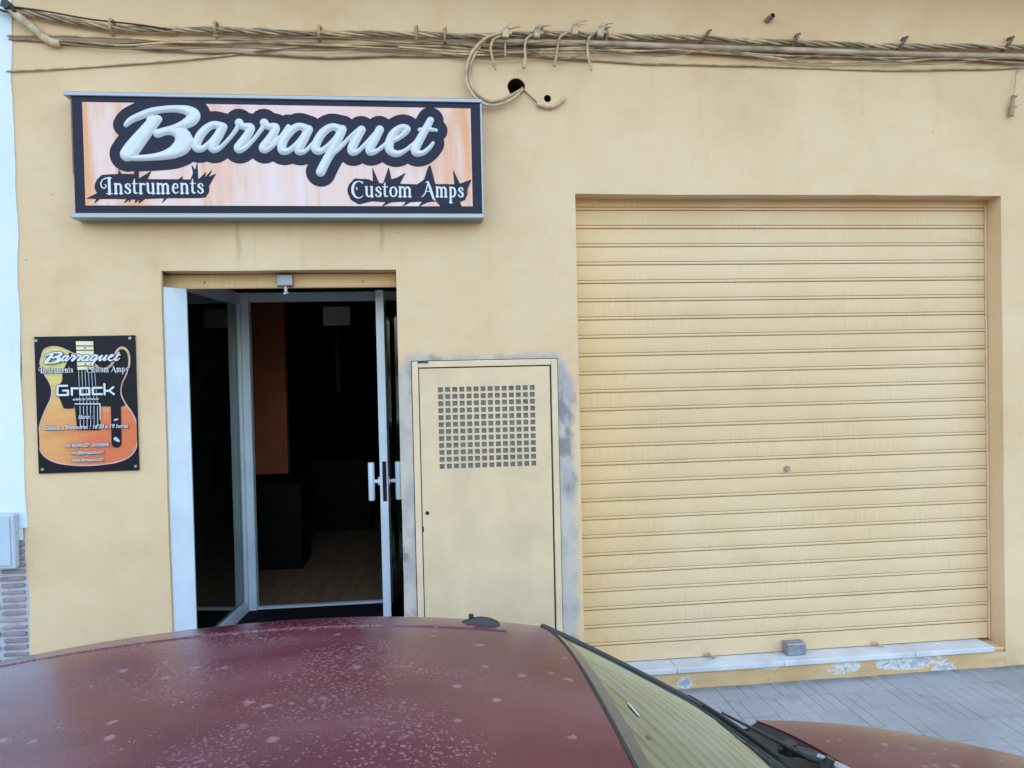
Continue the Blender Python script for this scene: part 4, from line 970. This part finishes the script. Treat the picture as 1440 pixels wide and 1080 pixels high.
# clips
CL = [(160,39,60),(305,42,40),(450,47,50),(585,48,56),(625,51,58),(710,50,60),(760,48,60),(850,50,60),(993,53,66),(1117,58,70),(1267,62,76),(1415,62,80)]
clip_lab = 'small cable clip nailed over the twisted bundle'
def clip_mesh(p, L, tilt):
    b = MB(); s = .008
    b.tube([p+Vector((.004, -.005, .022)), p+Vector((.0, -.052, .016)), p+Vector((-tilt*.5, -.058, -.01)), p+Vector((-tilt, -.05, -L*.6)), p+Vector((-tilt, -.006, -L))], s, 6)
    b.cyl(p+Vector((.006, -.03, .024)), (0, 1, .2), .007, .05, 8); return b
for i, (px, py, y2) in enumerate(CL):
    p = WV(px, py, 0); tilt = .035 if px > 900 else 0.0
    names = {160: 'first cable clip from the left on the twisted bundle', 305: 'cable clip above the letter r of the sign, second from the left', 450: 'cable clip above the middle of the sign', 585: 'cable clip above the right part of the sign', 625: 'cable clip just left of where the cable loop begins', 710: 'cable clip above the round cable hole', 760: 'cable clip between the first and second wire stubs', 850: 'cable clip above the last wire stub', 993: 'slanted dark clip below left of the pipe stub', 1117: 'slanted dark clip right of the pipe stub', 1267: 'slanted dark clip, second from the right end', 1415: 'slanted dark clip nearest the right end'}
    solo('cable_clip', clip_mesh(p, .045, tilt), 'cable' if px < 900 else 'clip', names[px], 'cable clip', 'clips holding the cables')
b = MB(); p = WV(710, 72, -.03); b.tube([p+Vector((0, -.014, .035)), p+Vector((0, -.018, 0)), p+Vector((0, -.014, -.035))], .006, 6)
solo('cable_tie', b, 'cable_pale', 'pale cable tie round the lower cables left of the round hole', 'cable tie')
# the big double loop into the hole
lp = [(705,46),(683,54),(665,72),(656,95),(657,118),(668,137),(687,148),(706,146),(722,138),(733,128)]
for k, (d, Y, mt) in enumerate(((0, -.045, 'cable_pale'), (5, -.034, 'cable'))):
    cx_, cy_ = 690, 100
    pp = []
    for i, (x, y) in enumerate(lp):
        f = d if 1 < i < len(lp)-1 else d*.4
        L = math.hypot(x-cx_, y-cy_); pp.append((x-(x-cx_)/L*f, y-(y-cy_)/L*f))
    P = smooth_path([WV(q[0], q[1], Y) for q in pp[:-1]]+[WV(pp[-1][0], pp[-1][1], -.01), WV(735, 124, .05), WV(733, 120, .14)], 8)
    solo('looped_cable', MB().tube(P, .0085, 8), mt, ['outer cable of the big loop curving from the bundle into the round hole', 'inner cable of the big loop curving from the bundle into the round hole'][k], 'cable', 'looped cables')
P = smooth_path([WV(735,126,.02), WV(740,130,-.012), WV(758,147,-.014)], 4); b = MB().tube(P, .0045, 6)
jt = thing('capped_cable', WV(765, 148, -.014), 'cable end with a pale plastic sleeve lying under the small hole', 'cable'); part('wire', b, 'brown_print', jt)
P = smooth_path([WV(755,146,-.018), WV(768,150,-.02), WV(780,149,-.02), WV(791,142,-.016), WV(794,137,-.012)], 5); part('plastic_sleeve', MB().tube(P, [.010]*10+[.009]*11, 10), 'cable_pale', jt)
# four wire stubs with connectors
ST = [([(712,49),(696,54),(690,66),(692,80),(697,98)], 'leftmost hooked wire stub hanging inside the cable loop'), ([(752,48),(741,54),(738,68),(739,86),(736,96),(737,82)], 'second hooked wire stub, bent back double, above the round hole'), ([(797,46),(787,53),(784,68),(780,92),(779,88)], 'third hooked wire stub from the left, slanting down'), ([(838,46),(829,53),(826,66),(828,84),(832,99)], 'rightmost hooked wire stub under the last connector')]
for i, (pp, lb) in enumerate(ST):
    s = thing('wire_stub', WV(pp[1][0], pp[1][1], -.05), lb, 'wire', 'wire stubs hanging from connectors')
    part('wire', MB().tube(smooth_path([WV(x, y, -.055) for x, y in pp], 6), .0072, 8), 'cable', s)
    cx_, cy_ = [(711,48),(755,48),(806,44),(842,47)][i]
    b = MB(); p = WV(cx_+(0 if i < 2 else 2), cy_, -.055); b.box(p.x-.018, p.x+.018, p.y-.018, p.y+.018, p.z-.022, p.z+.022, .006, 2); b.cyl(p+Vector((.0, 0, .028)), (0, 0, 1), .011, .02, 8); b.cyl(p+Vector((.022, -.01, .002)), (1, 0, 0), .010, .02, 8)
    part('connector', b, 'cable_pale', s)
    b = MB()
    for q in range(4):
        a = random.uniform(-.4, 1.2); b.tube([p+Vector((.01*q-.01, -.01, .02)), p+Vector((.01*q+.015*math.cos(a), -.016, .03+.022*math.sin(a))), p+Vector((.02*q+.03*math.cos(a)-.01, -.016, .036+.018*math.sin(a)))], .0028, 5)
    part('wire_ends', b, 'cable', s)
# hanging insulator far right, pipe stub
hk = thing('hanging_insulator', WV(1424, 150, -.02), 'wire with a small insulator hanging from the cables at the far right', 'insulator')
part('wire', MB().tube(smooth_path([WV(1446,93,-.03), WV(1431,99,-.028), WV(1428,118,-.025), WV(1425,138,-.022)], 5), .0045, 6), 'cable', hk)
b = MB(); P = [WV(1425,134,-.022), WV(1424,146,-.022), WV(1423,150,-.022), WV(1422,163,-.022)]; b.tube(P, [.009, .010, .016, .015], 10); b.tube([WV(1424,138,-.022), WV(1430,135,-.03)], .005, 6); b.tube([WV(1423,150,-.022), WV(1430,150,-.03)], .005, 6)
part('insulator', b, 'cable_grey', hk)
p = WV(1080, 28, 0); b = MB(); d = Vector((.12, -1, .05)).normalized()
n = 16; b.tube([p+Vector((-.012, .02, -.008)), p+d*.05], .0165, n, False); b.tube([p+d*.05, p+d*.0502], [.0165, .0118], n, False)
ps = thing('pipe_stub', p, 'short open pipe stub sticking out of the wall above the cables', 'pipe'); part('pipe', b, 'conduit', ps)
part('bore', MB().tube([p+d*.0502, p+d*.012, p+d*.0118], [.0118, .0115, .0005], n, False), 'hole', ps)

# =================================================================== PARKED CAR
YC = -2.925; RW = .681
car = thing('parked_car', (-.2, YC, -.12), 'burgundy small hatchback with faded spotted roof parked in front of the shop', 'car')
def xf(v): return .303-.031*abs(v)**4
XR = -1.50
def roof_z(x, v):
    s = x+.292
    f = -.0527*(s/.57)**2 if s > 0 else -.093*(s/.90)**2
    return 1.2926+f-.0369*v*v-.0284*abs(v)**5
def roof_p(u, vv):
    v = -1+2*vv; x0 = XR+.06*abs(v)**4; x = x0+(xf(v)-x0)*u
    return Vector((x, YC+RW*v, roof_z(x, v)))
def sheet(fn, nu, nv, th):
    b = MB(); b.grid(fn, nu, nv)
    rim = [fn(i/nu, 0) for i in range(nu+1)]+[fn(1, j/nv) for j in range(1, nv+1)]+[fn(1-i/nu, 1) for i in range(1, nu+1)]+[fn(0, 1-j/nv) for j in range(1, nv)]
    n = len(rim); lo = [p-Vector((0, 0, th)) for p in rim]
    b.add(rim+lo, [(k, n+k, n+(k+1) % n, (k+1) % n) for k in range(n)]); return b
part('roof', sheet(roof_p, 48, 36, .03), 'paint', car)
for sg in (-1, 1):
    P = [roof_p(k/30, (1+sg*.71)/2)+Vector((0, 0, -.001)) for k in range(1, 29)]
    part('roof_gutter', MB().tube(P, .0035, 6), 'paint', car)
# windscreen
WBZ = .898
def ws_bot(v): return Vector((.850-.088*v*v, YC+.715*v, WBZ+.004-.012*v*v))
def ws_top(v): p = roof_p(1, (v*.93+1)/2); return Vector((p.x+.004, p.y, p.z-.004))
def ws_p(u, vv):
    v = -1+2*vv; a, c = ws_top(v), ws_bot(v); p = a.lerp(c, u); k = u*(1-u)*4
    return p+Vector((.006*k*.58, 0, .006*k*.8))
b = MB(); b.grid(ws_p, 40, 60); wsc = part('windscreen', b, 'car_glass', car)
edge_pts = [ws_p(k/20, 0)+Vector((0, -.004, .003)) for k in range(21)]+[ws_p(1, k/30)+Vector((.004, 0, .002)) for k in range(1, 31)]+[ws_p(1-k/20, 1)+Vector((0, .004, .003)) for k in range(1, 21)]+[ws_p(0, 1-k/30)+Vector((-.003, 0, .0035)) for k in range(1, 31)]
rd = [.003, .005]+[.0075]*19+[.007]*30+[.0075]*20+[.0035]*30
part('windscreen_seal', MB().tube(edge_pts, rd, 8, False), 'rubber', wsc)
# old bird dropping on the glass, one streak and its splashes
def drop(cu, cv, w, h, ang):
    vs = []; b = MB()
    for k in range(14):
        q = 2*math.pi*k/14; rr_ = 1+.35*mnoise.noise(Vector((math.cos(q)*2, math.sin(q)*2, cu*30)))
        du, dv = math.cos(q)*w*rr_, math.sin(q)*h*rr_
        vs.append(ws_p(cu+du*math.cos(ang)-dv*math.sin(ang), cv+du*math.sin(ang)+dv*math.cos(ang))+Vector((.0012, 0, .0016)))
    b.add(vs, [tuple(range(14))]); part('bird_dropping', b, 'dropping', wsc)
drop(.13, .605, .007, .024, .3); drop(.30, .86, .0025, .0025, 0); drop(.36, .72, .003, .003, 0)
b = MB(); b.grid(lambda u, v: ws_p(.005+.05*u, .01+.98*v)+Vector((.0008, 0, .0012)), 4, 60); part('shade_band', b, 'frit', wsc)
# cowl, bonnet
def hood_rear(v): return Vector((.985-.118*v*v, YC+.690*v, .912-.012*v*v-.02*abs(v)**5))
def cowl_p(u, vv):
    v = -1+2*vv; a, c = ws_bot(v), hood_rear(v); p = a.lerp(c, u); return p+Vector((0, 0, -.030*math.sin(math.pi*min(1, u*1.02))-.006))
part('cowl', sheet(cowl_p, 8, 30, .03), 'plastic', car)
def hood_p(u, vv):
    v = -1+2*vv; a = hood_rear(v); xe = 1.74-.12*v*v; ze = .80-.02*v*v-.04*abs(v)**5; ye = YC+(.62)*v
    s = u; x = a.x+(xe-a.x)*s; y = a.y+(ye-a.y)*s**1.6; z = a.z+(ze-a.z)*(.35*s+.65*s**2.2)
    return Vector((x, y, z))
part('bonnet', sheet(hood_p, 24, 30, .025), 'paint', car)
# wipers
def wiper(v0, v1, name='wiper'):
    p0 = ws_p(.985, (v0+1)/2)+Vector((.06, 0, .01)); root = part(name, MB().cyl(p0, (.4, 0, 1), .017, .04, 14).cyl(p0+Vector((.01, 0, .02)), (.4, 0, 1), .011, .02, 12), 'plastic', car)
    tip = ws_p(.945, (v1+1)/2)+Vector((.012, 0, .012)); mid = p0.lerp(tip, .45)+Vector((.006, 0, .004))
    part('wiper_arm', MB().tube([p0+Vector((0, 0, .02)), p0.lerp(mid, .3)+Vector((0, 0, .008)), mid, tip], [.009, .007, .005, .003], 8), 'plastic', root)
    bl = [ws_p(.955-.05*k/12, ((v0+.10+(v1-v0)*1.15*k/12)+1)/2)+Vector((.008, 0, .006)) for k in range(13)]
    part('wiper_blade', MB().tube(bl, .0045, 6), 'rubber', root)
    return root
wiper(.50, .93); wiper(-.22, .28)
pa = Vector((.905, -2.49, .905)); pb = Vector((1.02, -2.78, .915))
r2 = part('wiper_linkage', MB().tube([pa+Vector((-.06, .07, -.01)), pa+Vector((-.03, .03, .0)), pa], .012, 8).cyl(pa+Vector((-.045, .05, .0)), (0, 0, 1), .016, .03, 12), 'plastic', car)
part('wiper_arm', MB().tube([pa, pa.lerp(pb, .2), pa.lerp(pb, .6), pb], [.010, .012, .011, .009], 8), 'wiper_metal', r2)
# antenna foot
ap = roof_p((.128-XR)/(.303-XR), .915); b = MB()
b.grid(lambda u, v: ap+Vector((-.05+.100*u, -.018+.036*v, -.004+.020*(math.sin(math.pi*min(1, u*1.0))**.6)*math.sin(math.pi*v)**.5+.0)), 12, 8)
an = part('antenna_foot', b, 'rubber', car); b = MB(); b.cyl(ap+Vector((-.018, 0, .017)), (0, 0, 1), .006, .012, 10); part('antenna_socket', b, 'rubber', an)
# lower body: a loft of rounded sections
SEC = [(-2.06,.62,.30,.62),(-2.0,.70,.22,.74),(-1.83,.775,.16,.80),(-1.40,.815,.13,.845),(-.6,.825,.12,.865),(.3,.825,.12,.875),(.78,.82,.13,.868),(1.1,.81,.15,.80),(1.45,.77,.17,.72),(1.66,.70,.20,.66),(1.76,.60,.26,.60)]
def ring(hw, z0, z1):
    P = []
    for k in range(21):
        q = math.pi*k/20; c, s = math.cos(q), math.sin(q)
        pass
    h = z1-z0
    pr = [(0, z0), (.75*hw, z0), (.92*hw, z0+.05*h), (.97*hw, z0+.2*h), (1.0*hw, z0+.5*h), (.995*hw, z0+.68*h), (.96*hw, z0+.86*h), (.91*hw, z0+.96*h), (.84*hw, z1), (.5*hw, z1-.004), (0, z1-.004)]
    return pr+[(-a, c) for a, c in pr[-2:0:-1]]
rings = [[Vector((x, YC+a, c)) for a, c in ring(hw, z0-.02, z1)] for x, hw, z0, z1 in SEC]
def cat_rings(rg, sub=4):
    out = []; n = len(rg[0])
    cols = [smooth_path([r[k] for r in rg], sub) for k in range(n)]
    return [[cols[k][i] for k in range(n)] for i in range(len(cols[0]))]
rings = cat_rings(rings); n = len(rings[0]); b = MB()
for i in range(len(rings)-1):
    for k in range(n):
        k2 = (k+1) % n
        top = 8 <= k <= 11
        cx_ = rings[i][k].x
        if top and -1.55 < cx_ < 1.35: continue          # open under cabin and bonnet
        b.add([rings[i][k], rings[i][k2], rings[i+1][k2], rings[i+1][k]], [(0, 1, 2, 3)], True)
b.add(rings[0], [tuple(range(n))]); b.add(rings[-1], [tuple(range(n-1, -1, -1))])
part('body', b, 'paint', car, fixn=True)
# pillars and side glass
for sg in (-1, 1):
    def edge(x): 
        u = max(0, min(1, (x-XR)/(xf(1)-XR))); return roof_p(u, (1+sg)/2)
    def belt(x): return Vector((x, YC+sg*.765, .862))
    A0, A1 = ws_top(sg)+Vector((-.01, -sg*.006, -.026)), ws_bot(sg)+Vector((.0, sg*.0, -.032))
    part('pillar', MB().tube([A0, A0.lerp(A1, .5)+Vector((.0, -sg*.002, -.002)), A1], [.012, .014, .020], 8), 'paint', car)
    for xt, xb_, r in ((-.34, -.42, .022), (-1.38, -1.62, .045)):
        part('pillar', MB().tube([edge(xt)+Vector((0, 0, -.02)), belt(xb_)], [r, r*1.2], 8), 'paint', car)
    b = MB(); b.add([A0+Vector((-.01, -sg*.004, -.012)), A1+Vector((-.03, -sg*.004, .0)), belt(.6), belt(-.42), edge(-.34)+Vector((0, -sg*.004, -.022))], [(0, 1, 2, 3, 4)]); part('side_window', b, 'side_glass', car)
    b = MB(); b.add([edge(-.34)+Vector((0, -sg*.004, -.022)), belt(-.42), belt(-1.62), edge(-1.38)+Vector((0, -sg*.004, -.022))], [(0, 1, 2, 3)]); part('side_window', b, 'side_glass', car)
    b = MB(); b.tube([belt(.78)+Vector((0, sg*.004, 0)), belt(-.42)+Vector((0, sg*.004, 0)), belt(-1.42)+Vector((0, sg*.004, 0))], .010, 8); part('belt_strip', b, 'rubber', car)
    b = MB(); y = YC+sg*.822; b.box(-.36, .72, y-.012, y+.012, .42, .47, .006, 2); part('door_moulding', b, 'rubber', car)
    b = MB(); y = YC+sg*.818; b.box(-.30, -.16, y-.02, y+.02, .70, .73, .008, 2); part('door_handle', b, 'plastic', car)
    for x in (1.05, -1.30):
        zc = .155; y = YC+sg*.70
        wh = part('wheel', MB().tube([(x, y-sg*.085, zc), (x, y-sg*.06, zc), (x, y+sg*.06, zc), (x, y+sg*.085, zc)], [.245, .272, .272, .245], 28), 'tyre', car, loc=(x, y, zc))
        part('rim', MB().tube([(x, y+sg*.080, zc), (x, y+sg*.092, zc), (x, y+sg*.075, zc)], [.175, .165, .05], 24), 'rim', wh)
        part('wheel_arch', MB().tube([(x+.305*math.cos(q), YC+sg*.800, zc+.305*math.sin(q)) for q in [math.pi*k/16 for k in range(17)]], .022, 8), 'rubber', car)
    b = MB(); b.box(1.60, 1.715, YC+sg*.50-.13, YC+sg*.50+.13, .50, .62, .03, 3); part('headlight', b, 'lamp_lens', car)
    b = MB(); b.box(-1.985, -1.90, YC+sg*.58-.08, YC+sg*.58+.08, .50, .72, .02, 2); part('tail_light', b, 'lamp_red', car)
def hatch_p(u, vv):
    v = -1+2*vv; a = roof_p(0, vv)+Vector((-.006, 0, -.006)); c = Vector((-1.80+.09*v*v, YC+.70*v, .86)); return a.lerp(c, u)
b = MB(); b.grid(hatch_p, 8, 16); part('rear_window', b, 'side_glass', car)
b = MB(); b.grid(lambda u, vv: Vector((-1.80-.16*u+.09*(2*vv-1)**2, YC+(.70+.02*u)*(2*vv-1), .858-.06*u)), 4, 12); part('tailgate', b, 'paint', car)
for x, z0, z1, hw in ((1.80, .18, .40, .66), (-2.0, .22, .44, .68)):
    b = MB(); b.box(x-.07, x+.05, YC-hw, YC+hw, z0, z1, .04, 3); part('bumper', b, 'plastic', car)
# cabin
b = MB(); b.box(.30, .80, YC-.68, YC+.68, .62, .852, .05, 3); part('dashboard', b, 'dash', car)
b = MB(); b.box(-1.5, 1.2, YC-.70, YC+.70, .05, .16); part('cabin_floor', b, 'seat', car)
for sg in (-1, 1):
    b = MB(); b.box(-.42, .10, YC+sg*.36-.23, YC+sg*.36+.23, .30, .46, .05, 3); s = part('seat', b, 'seat', car)
    b = MB(); b.box(-.52, -.36, YC+sg*.36-.22, YC+sg*.36+.22, .46, .98, .05, 3); b.box(-.52, -.42, YC+sg*.36-.12, YC+sg*.36+.12, 1.0, 1.14, .04, 3); part('seat_back', b, 'seat', s)
b = MB(); b.box(-1.25, -.75, YC-.62, YC+.62, .30, .46, .05, 3); b.box(-1.38, -1.22, YC-.62, YC+.62, .46, .88, .05, 3); part('rear_seat', b, 'seat', car)
c = Vector((.22, YC+.36, .80)); a_ = Vector((.85, 0, .53)).normalized(); e1 = Vector((0, 1, 0)); e2 = a_.cross(e1)
b = MB(); b.tube([c+(e1*math.cos(q)+e2*math.sin(q))*.18 for q in [2*math.pi*k/28 for k in range(29)]], .014, 8, False); b.tube([c-e1*.17, c+e1*.17], .012, 6); b.cyl(c+a_*.1, a_, .02, .2, 10); part('steering_wheel', b, 'plastic', car)
